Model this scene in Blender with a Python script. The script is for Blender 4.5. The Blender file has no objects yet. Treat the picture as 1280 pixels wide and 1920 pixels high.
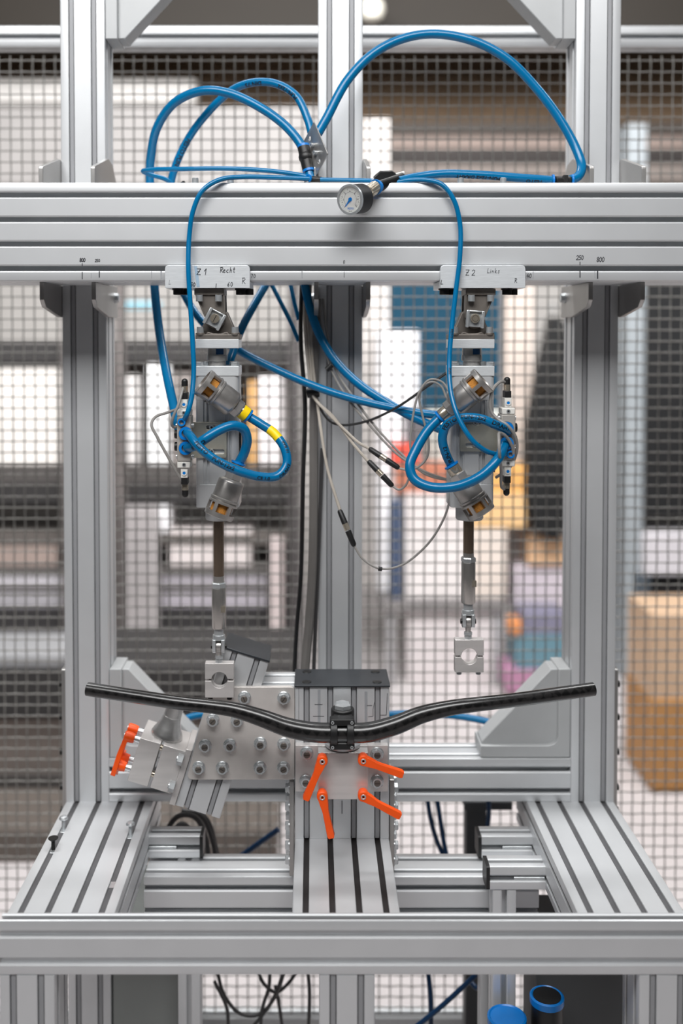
import bpy, bmesh, math, random
from mathutils import Vector, Matrix, Quaternion
random.seed(7)
C = bpy.context.scene.collection
scene = bpy.context.scene

# ------------------------------------------------------------------ camera, light, exposure
F, CX, CY, PITCH = 1900.0, 588.0, 686.0, math.radians(1.75)
CAM = Vector((-48.0, -1665.0, 856.0))            # millimetres; z = 0 is the top of the T-slot tables
cd = bpy.data.cameras.new('camera'); cam = bpy.data.objects.new('camera', cd); C.objects.link(cam)
cam.location = CAM * .001; cam.rotation_euler = (math.pi / 2 - PITCH, 0, 0)
cd.sensor_width = 36; cd.lens = F / 1920 * 36; cd.shift_x = (640 - CX) / 1920; cd.shift_y = -(960 - CY) / 1920
cd.clip_start = .05; cd.clip_end = 60
cd.dof.use_dof = True; cd.dof.focus_distance = 1.645; cd.dof.aperture_fstop = 1.35
scene.camera = cam
w = bpy.data.worlds.new('hall_ambient'); scene.world = w; w.use_nodes = True
w.node_tree.nodes['Background'].inputs[0].default_value = (.93, .96, 1.0, 1)
w.node_tree.nodes['Background'].inputs[1].default_value = .045
def area(name, loc, rot, sx, sy, power, col=(1, .995, .99)):
    l = bpy.data.lights.new(name, 'AREA'); l.shape = 'RECTANGLE'; l.size = sx; l.size_y = sy; l.energy = power; l.color = col
    o = bpy.data.objects.new(name, l); C.objects.link(o); o.location = loc; o.rotation_euler = rot; return o
area('ceiling_light_front', (-.4, -1.65, 2.7), (math.radians(40), 0, 0), 2.6, .9, 118)
area('workshop_fill_light', (.2, 1.1, 3.3), (math.radians(38), 0, 0), 4.6, 1.2, 430)  # added lamp, tilted to brighten the workshop behind the fence
area('ceiling_light_over', (.3, .2, 3.4), (0, 0, 0), 2.6, 1.0, 12)
vs = scene.view_settings; vs.view_transform = 'Standard'; vs.look = 'None'; vs.gamma = 1; vs.use_curve_mapping = False
vs.exposure = -0.3

# ------------------------------------------------------------------ materials
def nmat(name): 
    m = bpy.data.materials.new(name); m.use_nodes = True
    return m, m.node_tree, m.node_tree.nodes['Principled BSDF']
def S(c): return tuple(((x / 255) / 12.92 if x / 255 <= .04045 else ((x / 255 + .055) / 1.055) ** 2.4) for x in c) + (1,)
def mat(name, rgb, metal=0, rough=.5, var=.06, scale=40, bump=0, stretch=None, coat=0, spec=.5):
    m, nt, b = nmat(name); c = S(rgb)
    b.inputs['Metallic'].default_value = metal; b.inputs['Roughness'].default_value = rough
    b.inputs['Coat Weight'].default_value = coat; b.inputs['Specular IOR Level'].default_value = spec
    tc = nt.nodes.new('ShaderNodeTexCoord'); mp = nt.nodes.new('ShaderNodeMapping')
    if stretch: mp.inputs['Scale'].default_value = stretch
    nt.links.new(tc.outputs['Object'], mp.inputs[0])
    n = nt.nodes.new('ShaderNodeTexNoise'); n.inputs['Scale'].default_value = scale; n.inputs['Detail'].default_value = 4
    nt.links.new(mp.outputs[0], n.inputs['Vector'])
    r = nt.nodes.new('ShaderNodeValToRGB'); e = r.color_ramp.elements
    e[0].position = .3; e[1].position = .7
    e[0].color = tuple(x * (1 - var) for x in c[:3]) + (1,); e[1].color = tuple(min(1, x * (1 + var)) for x in c[:3]) + (1,)
    nt.links.new(n.outputs['Fac'], r.inputs[0]); nt.links.new(r.outputs[0], b.inputs['Base Color'])
    if bump:
        bp = nt.nodes.new('ShaderNodeBump'); bp.inputs['Strength'].default_value = bump; bp.inputs['Distance'].default_value = .001
        nt.links.new(n.outputs['Fac'], bp.inputs['Height']); nt.links.new(bp.outputs[0], b.inputs['Normal'])
    return m
M = {}
M['alu'] = mat('anodised_aluminium', (212, 214, 216), .45, .42, .025, 14)
M['alu_cast'] = mat('painted_cast_aluminium', (178, 180, 181), .15, .5, .03, 20)
M['alu_raw'] = mat('machined_aluminium', (214, 210, 208), .45, .36, .07, 12, 0, (1, 1, 7))
M['alu_bright'] = mat('milled_aluminium', (226, 230, 233), .35, .34, .06, 60, 0, (1, 1, 8))
M['steel_plate'] = mat('stained_steel_plate', (212, 207, 203), .4, .42, .13, 16)
M['steel'] = mat('bare_steel', (180, 177, 174), .7, .3, .08, 30)
M['stainless'] = mat('brushed_stainless', (170, 168, 166), .7, .33, .1, 8, 0, (40, 1, 1))
M['rod'] = mat('greasy_steel_rod', (150, 132, 116), .8, .26, .35, 9, 0, (3, 3, 1))
M['zinc'] = mat('zinc_plated', (204, 208, 210), .65, .27, .08, 90)
M['zinc_y'] = mat('chromated_bracket', (186, 184, 172), .55, .34, .09, 25)
M['cast'] = mat('cast_nickel', (172, 169, 166), .75, .34, .14, 60, .25)
M['clevis'] = mat('cast_iron_grey', (122, 116, 110), .6, .45, .14, 40, .2)
M['brass'] = mat('nickel_brass', (190, 180, 164), .75, .22, .07, 60)
M['bronze'] = mat('sintered_bronze', (176, 118, 46), .1, .8, .28, 600, .6)
M['black'] = mat('black_plastic', (24, 24, 25), 0, .45, .1, 60)
M['black_ano'] = mat('black_anodised', (58, 61, 65), .4, .45, .08, 20)
M['black_steel'] = mat('black_oxide', (36, 35, 34), .5, .4, .1, 60)
M['tape'] = mat('black_tape', (22, 22, 23), 0, .28, .1, 60, .3)
M['hose'] = mat('blue_polyurethane', (0, 106, 156), 0, .22, .05, 20, 0, None, 0, .4)
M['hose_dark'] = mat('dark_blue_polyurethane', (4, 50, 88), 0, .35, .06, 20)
M['blue'] = mat('blue_acetal', (0, 118, 200), 0, .35, .04, 50)
M['orange'] = mat('orange_lever_plastic', (255, 88, 8), 0, .42, .03, 60)
M['yellow'] = mat('yellow_tape', (250, 214, 0), 0, .45, .03, 60)
M['ink'] = mat('marker_ink', (32, 34, 42), 0, .6, .1, 60)
M['print'] = mat('black_hose_print', (6, 9, 16), 0, .5, .1, 60)
M['turned'] = mat('turned_aluminium', (200, 199, 198), .8, .3, .06, 60, 0, (1, 1, 8))
M['chrome'] = mat('polished_steel_sleeve', (190, 186, 182), .8, .24, .05, 60)
M['ink_faint'] = mat('faded_marker_ink', (150, 152, 156), 0, .6, .1, 60)
M['cable'] = mat('grey_cable', (140, 137, 134), 0, .45, .06, 30)
M['cable_beige'] = mat('beige_cable', (168, 160, 150), 0, .45, .06, 30)
M['cable_dark'] = mat('dark_cable', (62, 61, 62), 0, .45, .08, 30)
M['cable_mid'] = mat('mid_grey_cable', (112, 109, 106), 0, .45, .06, 30)
M['white_p'] = mat('white_plastic', (222, 220, 214), 0, .4, .03, 60)
M['grey_p'] = mat('silver_grey_plastic', (172, 168, 162), .2, .42, .04, 60)
M['dial'] = mat('dial_face', (226, 226, 222), 0, .4, .02, 60)
M['wire'] = mat('galvanised_wire', (136, 134, 130), .15, .5, .1, 60)
M['panel'] = mat('grey_sheet_panel', (140, 144, 142), .2, .5, .03, 10)
M['panel_dark'] = mat('dark_sheet_panel', (78, 80, 82), .2, .5, .05, 10)
M['insert_black'] = mat('black_slot_insert', (34, 31, 31), 0, .5, .1, 30)
M['insert_grey'] = mat('dark_grey_slot_insert', (84, 84, 86), 0, .45, .12, 30)
M['cover'] = mat('grey_slot_cover', (150, 151, 154), .1, .5, .02, 30)
def glass():
    m, nt, b = nmat('clear_glass'); b.inputs['Transmission Weight'].default_value = 1; b.inputs['Roughness'].default_value = .02
    b.inputs['IOR'].default_value = 1.1; b.inputs['Base Color'].default_value = (1, 1, 1, 1); return m
M['glass'] = glass()
def carbon():
    m, nt, b = nmat('carbon_weave'); b.inputs['Roughness'].default_value = .26; b.inputs['Coat Weight'].default_value = .25; b.inputs['Coat Roughness'].default_value = .1
    tc = nt.nodes.new('ShaderNodeTexCoord'); ck = nt.nodes.new('ShaderNodeTexChecker'); ck.inputs['Scale'].default_value = 90
    mp = nt.nodes.new('ShaderNodeMapping'); mp.inputs['Rotation'].default_value = (0, .78, 0)
    ck.inputs['Color1'].default_value = (.006, .006, .006, 1); ck.inputs['Color2'].default_value = (.017, .016, .016, 1)
    nt.links.new(tc.outputs['Object'], mp.inputs[0]); nt.links.new(mp.outputs[0], ck.inputs['Vector']); nt.links.new(ck.outputs[0], b.inputs['Base Color']); return m
M['carbon'] = carbon()

# ------------------------------------------------------------------ geometry helpers (millimetres)
def P(u, v, Y):                                  # a photo pixel at world depth Y -> point in mm
    a = (u - CX) / F; b = (CY - v) / F; c, s = math.cos(PITCH), math.sin(PITCH)
    t = (Y - CAM.y) / (c + b * s)
    return Vector((CAM.x + t * a, Y, CAM.z + t * (-s + b * c)))
def mmpp(v, Y):                                  # mm per pixel at that depth
    return (P(CX + 1, v, Y) - P(CX, v, Y)).x
W = {}
def setp(o, label=None, cat=None, group=None, kind=None):
    if label: o['label'] = label
    if cat: o['category'] = cat
    if group: o['group'] = group
    if kind: o['kind'] = kind
    return o
def thing(name, label, cat, loc=(0, 0, 0), group=None, kind=None):
    o = bpy.data.objects.new(name, None); C.objects.link(o); o.empty_display_size = .02
    loc = Vector(loc); o.location = loc * .001; W[o] = loc
    return setp(o, label, cat, group, kind)
def frame_of(d):
    d = Vector(d).normalized(); a = Vector((0, 0, 1)) if abs(d.z) < .9 else Vector((1, 0, 0))
    x = a.cross(d).normalized(); return x, d.cross(x), d
def catmull(pts, n=10):
    pts = [Vector(p) for p in pts]; q = [2 * pts[0] - pts[1]] + pts + [2 * pts[-1] - pts[-2]]; out = []
    for i in range(1, len(q) - 2):
        p0, p1, p2, p3 = q[i - 1:i + 3]
        t1 = max(1e-6, (p1 - p0).length ** .5); t2 = t1 + max(1e-6, (p2 - p1).length ** .5); t3 = t2 + max(1e-6, (p3 - p2).length ** .5)
        for k in range(n):
            t = t1 + (t2 - t1) * k / n
            A1 = p0 * ((t1 - t) / t1) + p1 * (t / t1)
            A2 = p1 * ((t2 - t) / (t2 - t1)) + p2 * ((t - t1) / (t2 - t1))
            A3 = p2 * ((t3 - t) / (t3 - t2)) + p3 * ((t - t2) / (t3 - t2))
            B1 = A1 * ((t2 - t) / t2) + A2 * (t / t2); B2 = A2 * ((t3 - t) / (t3 - t1)) + A3 * ((t - t1) / (t3 - t1))
            out.append(B1 * ((t2 - t) / (t2 - t1)) + B2 * ((t - t1) / (t2 - t1)))
    return out + [pts[-1]]
def rpoly(pts, r, n=4):                          # polygon with rounded corners
    out = []; N = len(pts)
    for i, p in enumerate(pts):
        p = Vector(p).to_2d() if len(p) > 2 else Vector(p); a = Vector(pts[i - 1]); b = Vector(pts[(i + 1) % N])
        ri = r[i] if isinstance(r, (list, tuple)) else r
        if ri <= 0: out.append(tuple(p)); continue
        da = (a - p).normalized(); db = (b - p).normalized(); ang = da.angle(db); t = ri / math.tan(ang / 2)
        t = min(t, (a - p).length * .49, (b - p).length * .49)
        A = p + da * t; Bp = p + db * t
        for k in range(n + 1):
            s = k / n; out.append(tuple(A * (1 - s) ** 2 + p * 2 * s * (1 - s) + Bp * s * s))
    return out
class B:
    def __init__(s): s.v = []; s.f = []; s.m = []
    def add(s, vs, fs, mi=0, X=None):
        o = len(s.v); s.v += [(X @ Vector(p)) if X else Vector(p) for p in vs]
        s.f += [[o + i for i in f] for f in fs]; s.m += [mi] * len(fs); return s
    def box(s, x0, x1, y0, y1, z0, z1, mi=0, X=None):
        return s.add([(x0, y0, z0), (x1, y0, z0), (x1, y1, z0), (x0, y1, z0), (x0, y0, z1), (x1, y0, z1), (x1, y1, z1), (x0, y1, z1)],
                     [(0, 3, 2, 1), (4, 5, 6, 7), (0, 1, 5, 4), (1, 2, 6, 5), (2, 3, 7, 6), (3, 0, 4, 7)], mi, X)
    def prism(s, poly, a0, a1, axis='y', mi=0, X=None):
        n = len(poly); f = {'y': lambda p, a: (p[0], a, p[1]), 'x': lambda p, a: (a, p[0], p[1]), 'z': lambda p, a: (p[0], p[1], a)}[axis]
        return s.add([f(p, a0) for p in poly] + [f(p, a1) for p in poly],
                     [list(range(n)), list(range(2 * n - 1, n - 1, -1))] + [(i, (i + 1) % n, n + (i + 1) % n, n + i) for i in range(n)], mi, X)
    def holed(s, poly, hc, hr, a0, a1, axis='y', mi=0, n=32):   # convex plate with a round hole, bridged ring to ring
        f = {'y': lambda p, a: (p[0], a, p[1]), 'x': lambda p, a: (a, p[0], p[1])}[axis]
        outer = []; 
        for k in range(n):
            d = Vector((math.cos(2 * math.pi * k / n), math.sin(2 * math.pi * k / n))); best = 1e9
            for i in range(len(poly)):
                p, q = Vector(poly[i]), Vector(poly[(i + 1) % len(poly)]); e = q - p; den = d.x * e.y - d.y * e.x
                if abs(den) < 1e-9: continue
                wv = p - Vector(hc); t = (wv.x * e.y - wv.y * e.x) / den; u = (wv.x * d.y - wv.y * d.x) / den
                if t > 0 and -1e-6 <= u <= 1 + 1e-6: best = min(best, t)
            outer.append(tuple(Vector(hc) + d * best))
        for c in poly:                            # snap nearest ray to each true corner
            k = min(range(n), key=lambda i: (Vector(outer[i]) - Vector(c)).length); outer[k] = tuple(c)
        inner = [(hc[0] + hr * math.cos(2 * math.pi * k / n), hc[1] + hr * math.sin(2 * math.pi * k / n)) for k in range(n)]
        V = [f(p, a0) for p in outer] + [f(p, a0) for p in inner] + [f(p, a1) for p in outer] + [f(p, a1) for p in inner]; Fs = []
        for i in range(n):
            j = (i + 1) % n
            Fs += [(i, j, n + j, n + i), (2 * n + i, 3 * n + i, 3 * n + j, 2 * n + j), (i, 2 * n + i, 2 * n + j, j), (n + i, n + j, 3 * n + j, 3 * n + i)]
        return s.add(V, Fs, mi)
    def lathe(s, prof, p0=(0, 0, 0), d=(0, 0, 1), n=24, mi=0, X=None, rot=0):
        x, y, z = frame_of(d); p0 = Vector(p0); V = []; Fs = []; m = len(prof)
        for r, h in prof:
            for k in range(n):
                a = 2 * math.pi * k / n + rot; V.append(p0 + z * h + (x * math.cos(a) + y * math.sin(a)) * max(r, 1e-4))
        for i in range(m - 1):
            for k in range(n):
                j = (k + 1) % n; Fs.append((i * n + k, i * n + j, (i + 1) * n + j, (i + 1) * n + k))
        if prof[0][0] > 0: Fs.append(list(range(n - 1, -1, -1)))
        if prof[-1][0] > 0: Fs.append([(m - 1) * n + k for k in range(n)])
        return s.add(V, Fs, mi, X)
    def cyl(s, p0, p1, r, r1=None, n=20, mi=0, X=None, rot=0):
        p0, p1 = Vector(p0), Vector(p1); return s.lathe([(r, 0), (r if r1 is None else r1, (p1 - p0).length)], p0, p1 - p0, n, mi, X, rot)
    def disc_ring(s, p0, d, ro, ri, h, n=28, mi=0, X=None):
        x, y, z = frame_of(d); p0 = Vector(p0); V = []; Fs = []
        for r, hh in ((ro, 0), (ro, h), (ri, h), (ri, 0)):
            for k in range(n):
                a = 2 * math.pi * k / n; V.append(p0 + z * hh + (x * math.cos(a) + y * math.sin(a)) * r)
        for i in range(4):
            for k in range(n):
                j = (k + 1) % n; q = (i + 1) % 4; Fs.append((i * n + k, i * n + j, q * n + j, q * n + k))
        return s.add(V, Fs, mi, X)
    def tube(s, path, r, n=12, mi=0, X=None):
        N = len(path); path = [Vector(p) for p in path]; V = []; Fs = []
        t0 = (path[1] - path[0]).normalized(); x, y, _ = frame_of(t0)
        for i in range(N):
            t = (path[min(i + 1, N - 1)] - path[max(i - 1, 0)]).normalized(); q = t0.rotation_difference(t); x = q @ x; y = q @ y; t0 = t
            rr = r[i] if isinstance(r, (list, tuple)) else r
            for k in range(n):
                a = 2 * math.pi * k / n; V.append(path[i] + (x * math.cos(a) + y * math.sin(a)) * rr)
        for i in range(N - 1):
            for k in range(n):
                j = (k + 1) % n; Fs.append((i * n + k, i * n + j, (i + 1) * n + j, (i + 1) * n + k))
        Fs += [list(range(n - 1, -1, -1)), [(N - 1) * n + k for k in range(n)]]
        return s.add(V, Fs, mi, X)
    def ball(s, c, r, mi=0, n=14, X=None, sz=1):
        return s.lathe([(r * math.sin(math.pi * k / 8), -r * sz * math.cos(math.pi * k / 8)) for k in range(9)], c, (0, 0, 1), n, mi, X)
    def mesh(s, name, mats, smooth=32, centre=True):
        me = bpy.data.meshes.new(name); c = Vector((0, 0, 0))
        if centre:
            lo = Vector([min(p[i] for p in s.v) for i in range(3)]); hi = Vector([max(p[i] for p in s.v) for i in range(3)]); c = (lo + hi) / 2
        me.from_pydata([(p - c) * .001 for p in s.v], [], s.f)
        for m in (mats if isinstance(mats, (list, tuple)) else [mats]): me.materials.append(M[m] if isinstance(m, str) else m)
        me.polygons.foreach_set('material_index', s.m)
        bm = bmesh.new(); bm.from_mesh(me); bmesh.ops.recalc_face_normals(bm, faces=bm.faces); bm.to_mesh(me); bm.free()
        if smooth:
            me.polygons.foreach_set('use_smooth', [True] * len(me.polygons)); me.set_sharp_from_angle(angle=math.radians(smooth))
        me.update(); return me, c
    def build(s, name, mats, parent=None, label=None, cat=None, group=None, kind=None, smooth=32, bevel=0):
        me, c = s.mesh(name, mats, smooth); o = bpy.data.objects.new(name, me); C.objects.link(o); W[o] = c
        if parent: o.parent = parent; o.location = (c - W[parent]) * .001
        else: o.location = c * .001
        if bevel:
            b = o.modifiers.new('bevel', 'BEVEL'); b.width = bevel * .001; b.segments = 2; b.limit_method = 'ANGLE'; b.angle_limit = math.radians(40); b.harden_normals = False
        return setp(o, label, cat, group, kind)
def inst(me, name, parent, X, label=None):        # X: mm world matrix at build time; me built uncentred
    o = bpy.data.objects.new(name, me); C.objects.link(o); Y = X.copy(); Y.translation = (X.translation - (W[parent] if parent else Vector())) * .001
    o.parent = parent; o.matrix_basis = Y; W[o] = X.translation.copy(); return setp(o, label)
def cut(o, cb):                                    # cut a shape (world mm, built unparented) out of a mesh object for good
    k = cb.build('cutter', 'steel'); w0 = W[o]; m = o.modifiers.new('cut', 'BOOLEAN'); m.object = k; m.operation = 'DIFFERENCE'; m.solver = 'EXACT'
    par, loc = o.parent, o.location.copy(); o.parent = None; o.location = w0 * .001; bpy.context.view_layer.update(); o.modifiers.move(len(o.modifiers) - 1, 0)
    keep = [x for x in o.modifiers if x.name != 'cut']; vis = [(x, x.show_viewport) for x in keep]
    for x in keep: x.show_viewport = False
    bpy.context.view_layer.update(); me = bpy.data.meshes.new_from_object(o.evaluated_get(bpy.context.evaluated_depsgraph_get())); o.modifiers.remove(m); o.data = me
    for x, q in vis: x.show_viewport = q
    o.parent = par; o.location = loc; bpy.data.objects.remove(k)
def copy_tree(o, parent=None):
    c = o.copy(); C.objects.link(c); c.parent = parent
    for ch in o.children: copy_tree(ch, c)
    return c
def axis_mat(p, d, up=None):                      # local +Z along d, at p
    x, y, z = frame_of(d)
    if up is not None:
        z = Vector(d).normalized(); x = Vector(up).cross(z).normalized(); y = z.cross(x)
    m = Matrix((x, y, z)).transposed().to_4x4(); m.translation = Vector(p); return m
# text
_tc = {}
def glyphs(txt, size):                            # 2D mesh of a line of type, mm, origin at left baseline
    if txt not in _tc:
        cu = bpy.data.curves.new('t', 'FONT'); cu.body = txt; cu.size = 1; cu.resolution_u = 3; cu.offset = .025
        ob = bpy.data.objects.new('t', cu); C.objects.link(ob); me = ob.to_mesh()
        bm = bmesh.new(); bm.from_mesh(me); ob.to_mesh_clear(); bmesh.ops.triangulate(bm, faces=bm.faces); bmesh.ops.subdivide_edges(bm, edges=bm.edges, cuts=2, use_grid_fill=True)
        bm.verts.index_update(); _tc[txt] = ([tuple(v.co[:2]) for v in bm.verts], [tuple(v.index for v in p.verts) for p in bm.faces]); bm.free()
        bpy.data.objects.remove(ob); bpy.data.curves.remove(cu)
    v, f = _tc[txt]; return [(x * size, y * size) for x, y in v], f
HW = {'Z': [[(0, 1), (.8, 1), (.1, 0), (.85, .02)], [(.15, .52), (.65, .52)]], '1': [[(.1, .6), (.45, 1), (.4, 0)]], '2': [[(0, .8), (.3, 1), (.6, .85), (.5, .5), (0, 0), (.7, .02)]],
      'R': [[(.1, 0), (.15, 1)], [(0, .95), (.5, 1), (.65, .75), (.4, .55), (.15, .5), (.75, 0)]], 'e': [[(0, .28), (.4, .36), (.35, .55), (.1, .5), (.05, .15), (.25, 0), (.5, .1)]],
      'c': [[(.45, .5), (.15, .5), (0, .25), (.15, 0), (.45, .05)]], 'h': [[(.05, 0), (.1, 1)], [(.08, .4), (.3, .55), (.42, .4), (.42, 0)]], 't': [[(.2, 1), (.18, .1), (.35, 0)], [(0, .65), (.42, .68)]],
      's': [[(.4, .52), (.1, .48), (.35, .22), (.25, 0), (0, .05)]], 'L': [[(.15, 1), (.05, .03), (.6, .06)]], '5': [[(.6, 1), (.15, 1), (.1, .55), (.5, .55), (.55, .15), (.3, 0), (.02, .1)]],
      '0': [[(.3, 1), (.05, .7), (.08, .2), (.3, 0), (.55, .25), (.55, .75), (.3, 1)]], '6': [[(.5, 1), (.15, .6), (.05, .2), (.3, 0), (.5, .2), (.4, .45), (.1, .3)]],
      'i': [[(.1, .5), (.1, 0)], [(.1, .72), (.13, .78)]], 'n': [[(0, .5), (.03, 0)], [(.03, .35), (.25, .5), (.38, .35), (.4, 0)]], 'k': [[(.05, 1), (.05, 0)], [(.4, .55), (.07, .25), (.45, 0)]],
      '8': [[(.3, .5), (.05, .75), (.3, 1), (.55, .75), (.3, .5), (.02, .22), (.3, 0), (.58, .25), (.3, .5)]], '7': [[(0, 1), (.6, .98), (.2, 0)]], '|': [[(.1, 0), (.1, 1)]], '4': [[(.4, 1), (0, .4), (.6, .38)], [(.42, .6), (.4, 0)]]}
def ribbon(b, pts, wd, y):
    for i in range(len(pts) - 1):
        p, q = Vector(pts[i]), Vector(pts[i + 1]); d = q - p
        if d.length < 1e-6: continue
        d.normalize(); n = Vector((-d.y, d.x)) * wd / 2; p = p - d * wd * .3; q = q + d * wd * .3
        b.add([(a.x, y, a.y) for a in (p - n, q - n, q + n, p + n)], [(0, 1, 2, 3)])
def handwriting(txt, x, z, h, y, parent, wd=.7, m='ink', slant=.1, name='handwriting', pitch=1.0):
    b = B()
    for ch in txt:
        if ch == ' ': x += h * .5; continue
        for st in HW[ch]: ribbon(b, [(x + (px * .8 + slant * pz) * h, z + pz * h) for px, pz in st], wd, y)
        x += h * (.42 if ch == 'i' else .72) * pitch
    return b.build(name, m, parent, smooth=0)
# T-slot extrusion: closed outline, slots every 40 mm on each side
def tslot(w_, h_, mode):
    out = []; cor = [(-w_ / 2, -h_ / 2), (w_ / 2, -h_ / 2), (w_ / 2, h_ / 2), (-w_ / 2, h_ / 2)]
    pr = {'lip': [(-6.6, 0), (-4.3, 1.5), (-4.3, 5), (-8, 5), (-8, 16), (8, 16), (8, 5), (4.3, 5), (4.3, 1.5), (6.6, 0)], 'deep': [(-5, 0), (-4.6, .6), (-4.6, 3), (-4.6, 3.2), (4.6, 3.2), (4.6, 3), (4.6, .6), (5, 0)],
          'cover': [(-5.4, 0), (-5, .7), (-5, 8), (-3.4, 8), (-3.4, 2.4), (3.4, 2.4), (3.4, 8), (5, 8), (5, .7), (5.4, 0)]}[mode]
    for i in range(4):
        a, b = Vector(cor[i]), Vector(cor[(i + 1) % 4]); L = (b - a).length; d = (b - a) / L; n = Vector((-d.y, d.x)); k = round(L / 40); r = 2.2
        out += [tuple(a + d * r)]
        for j in range(k):
            c = a + d * (L * (j + .5) / k); out += [tuple(c + d * s + n * t) for s, t in pr]
        e = b - d * r; out += [tuple(e), tuple(b - d * r * .3 + n * r * .3)]
    return out
def profile(name, x0, x1, y0, y1, z0, z1, axis, parent, mode='lip', m='alu', label=None, X=None, insert='cover'):
    b = B()
    if axis == 'x': pl = [(p[0] + (y0 + y1) / 2, p[1] + (z0 + z1) / 2) for p in tslot(y1 - y0, z1 - z0, mode)]; b.prism(pl, x0, x1, 'x', X=X)
    if axis == 'y': pl = [(p[0] + (x0 + x1) / 2, p[1] + (z0 + z1) / 2) for p in tslot(x1 - x0, z1 - z0, mode)]; b.prism(pl, y0, y1, 'y', X=X)
    if axis == 'z': pl = [(p[0] + (x0 + x1) / 2, p[1] + (y0 + y1) / 2) for p in tslot(x1 - x0, y1 - y0, mode)]; b.prism(pl, z0, z1, 'z', X=X)
    o = b.build(name, [m, insert], parent, label, smooth=28)
    if mode == 'cover' or insert != 'cover':                           # grey cover strips in the slots
        w_, h_ = {'x': (y1 - y0, z1 - z0), 'y': (x1 - x0, z1 - z0), 'z': (x1 - x0, y1 - y0)}[axis]
        sec = tslot(w_, h_, mode); n = len(sec); ins = [min(w_ / 2 - abs(p[0]), h_ / 2 - abs(p[1])) > 1.2 for p in sec]
        for i in range(n):
            if ins[i] and ins[(i + 1) % n]: o.data.polygons[2 + i].material_index = 1
    return o
# shared fasteners, axis +Z (pointing away from the surface), base at z = 0
def fast(name, fn, mats): b = B(); fn(b); return b.mesh(name, mats, 30, False)[0]
NUT = fast('flange_nut', lambda b: (b.lathe([(11.2, 0), (11.2, 1), (10, 1.8)], n=26, mi=0), b.lathe([(10.2, 1.6), (10.2, 7), (8.6, 8.6), (6.2, 8.6)], n=6, mi=0), b.disc_ring((0, 0, 8.2), (0, 0, 1), 8.2, 5.6, .9, 22, 0),
            b.lathe([(5.4, 8), (5.4, 9.6), (4.8, 10.2)], n=18, mi=1), b.box(-4.6, 4.6, -.5, .5, 10.1, 10.35, 2)), ['zinc', 'clevis', 'black'])
CAPS = fast('socket_cap_screw', lambda b: (b.disc_ring((0, 0, 0), (0, 0, 1), 5.2, 2.6, 8, 22, 0), b.cyl((0, 0, 0), (0, 0, 4.5), 2.7, n=6, mi=1)), ['zinc', 'black'])
CAPB = fast('black_cap_screw', lambda b: (b.disc_ring((0, 0, 0), (0, 0, 1), 6.2, 3.2, 9, 22, 0), b.cyl((0, 0, 0), (0, 0, 5), 3.3, n=6, mi=0)), ['black_steel'])
HEXB = fast('hex_bolt_head', lambda b: (b.lathe([(9.6, 0), (9.6, 1.4)], n=22), b.lathe([(8.4, 1.3), (8.4, 6.4), (7, 7.6)], n=6)), ['zinc'])
SMALL = fast('small_cap_screw', lambda b: (b.disc_ring((0, 0, 0), (0, 0, 1), 2.6, 1.3, 2.4, 16, 0), b.cyl((0, 0, 0), (0, 0, 1.2), 1.4, n=6, mi=1)), ['zinc', 'black'])
FRONT = (0, -1, 0)

# ------------------------------------------------------------------ the hall
FLOOR = -850
def struct(name, b, m, **k): return b.build(name, m, None, kind='structure', **k)
M['floor'] = mat('pale_screed_floor', (192, 186, 186), 0, .45, .05, 3)
M['wall'] = mat('hall_wall', (196, 192, 188), 0, .8, .04, 3)
M['wall_brown'] = mat('brown_roof_cladding', (122, 100, 78), 0, .8, .08, 3)
struct('floor', B().box(-4500, 4500, -3500, 5200, FLOOR - 60, FLOOR), 'floor')
struct('wall_back', B().box(-4500, 4500, 5200, 5300, FLOOR, 1700), 'wall')
struct('wall_back_upper', B().box(-4500, 4500, 5150, 5300, 1700, 4200), 'wall_brown')

# ------------------------------------------------------------------ the rig frame
rig = thing('test_rig_frame', 'silver aluminium T-slot extrusion frame of the test rig with wide crossbeam', 'frame', (0, 0, FLOOR))
PY0, PY1 = 168, 243                               # post depth range
for x in (-502.5, -40, 422.5):
    profile('upright_post', x, x + 80, PY0, PY1, 0 if x != -40 else -20, 1640, 'z', rig, 'cover')
beam = profile('crossbeam', -700, 700, 0, 160, 945, 1105, 'x', rig, 'lip')
profile('upper_beam', -422.5, -40, PY0, PY1, 1552, 1632, 'x', rig, 'cover'); profile('upper_beam', 40, 422.5, PY0, PY1, 1552, 1632, 'x', rig, 'cover')
profile('lower_beam', -422.5, 422.5, PY0, PY1, 0, 80, 'x', rig, 'lip')
for x in (-502.5, 342.5): profile('table_rail', x, x + 160, -205, 262, -80, 0, 'y', rig, 'deep', insert='insert_grey')
profile('table_rail', -80, 80, -205, 166, -80, 0, 'y', rig, 'deep', insert='insert_black')
profile('front_rail', -502.5, 502.5, -228, -206, -69, 11, 'x', rig, 'lip')
for x in (-502.5, -40, 422.5): profile('leg', x, x + 80, -228, -148, FLOOR, -69.5, 'z', rig, 'cover')
for x in (-502.5, 422.5): profile('leg', x, x + 80, 172, 252, FLOOR, -80.5, 'z', rig, 'cover')
profile('support_beam', -342, -82, 62, 142, -162, -82, 'x', rig, 'lip'); profile('support_beam', 82, 342, 62, 142, -162, -82, 'x', rig, 'lip')
profile('support_beam', -82, 82, 62, 142, -162, -82, 'x', rig, 'lip')
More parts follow.
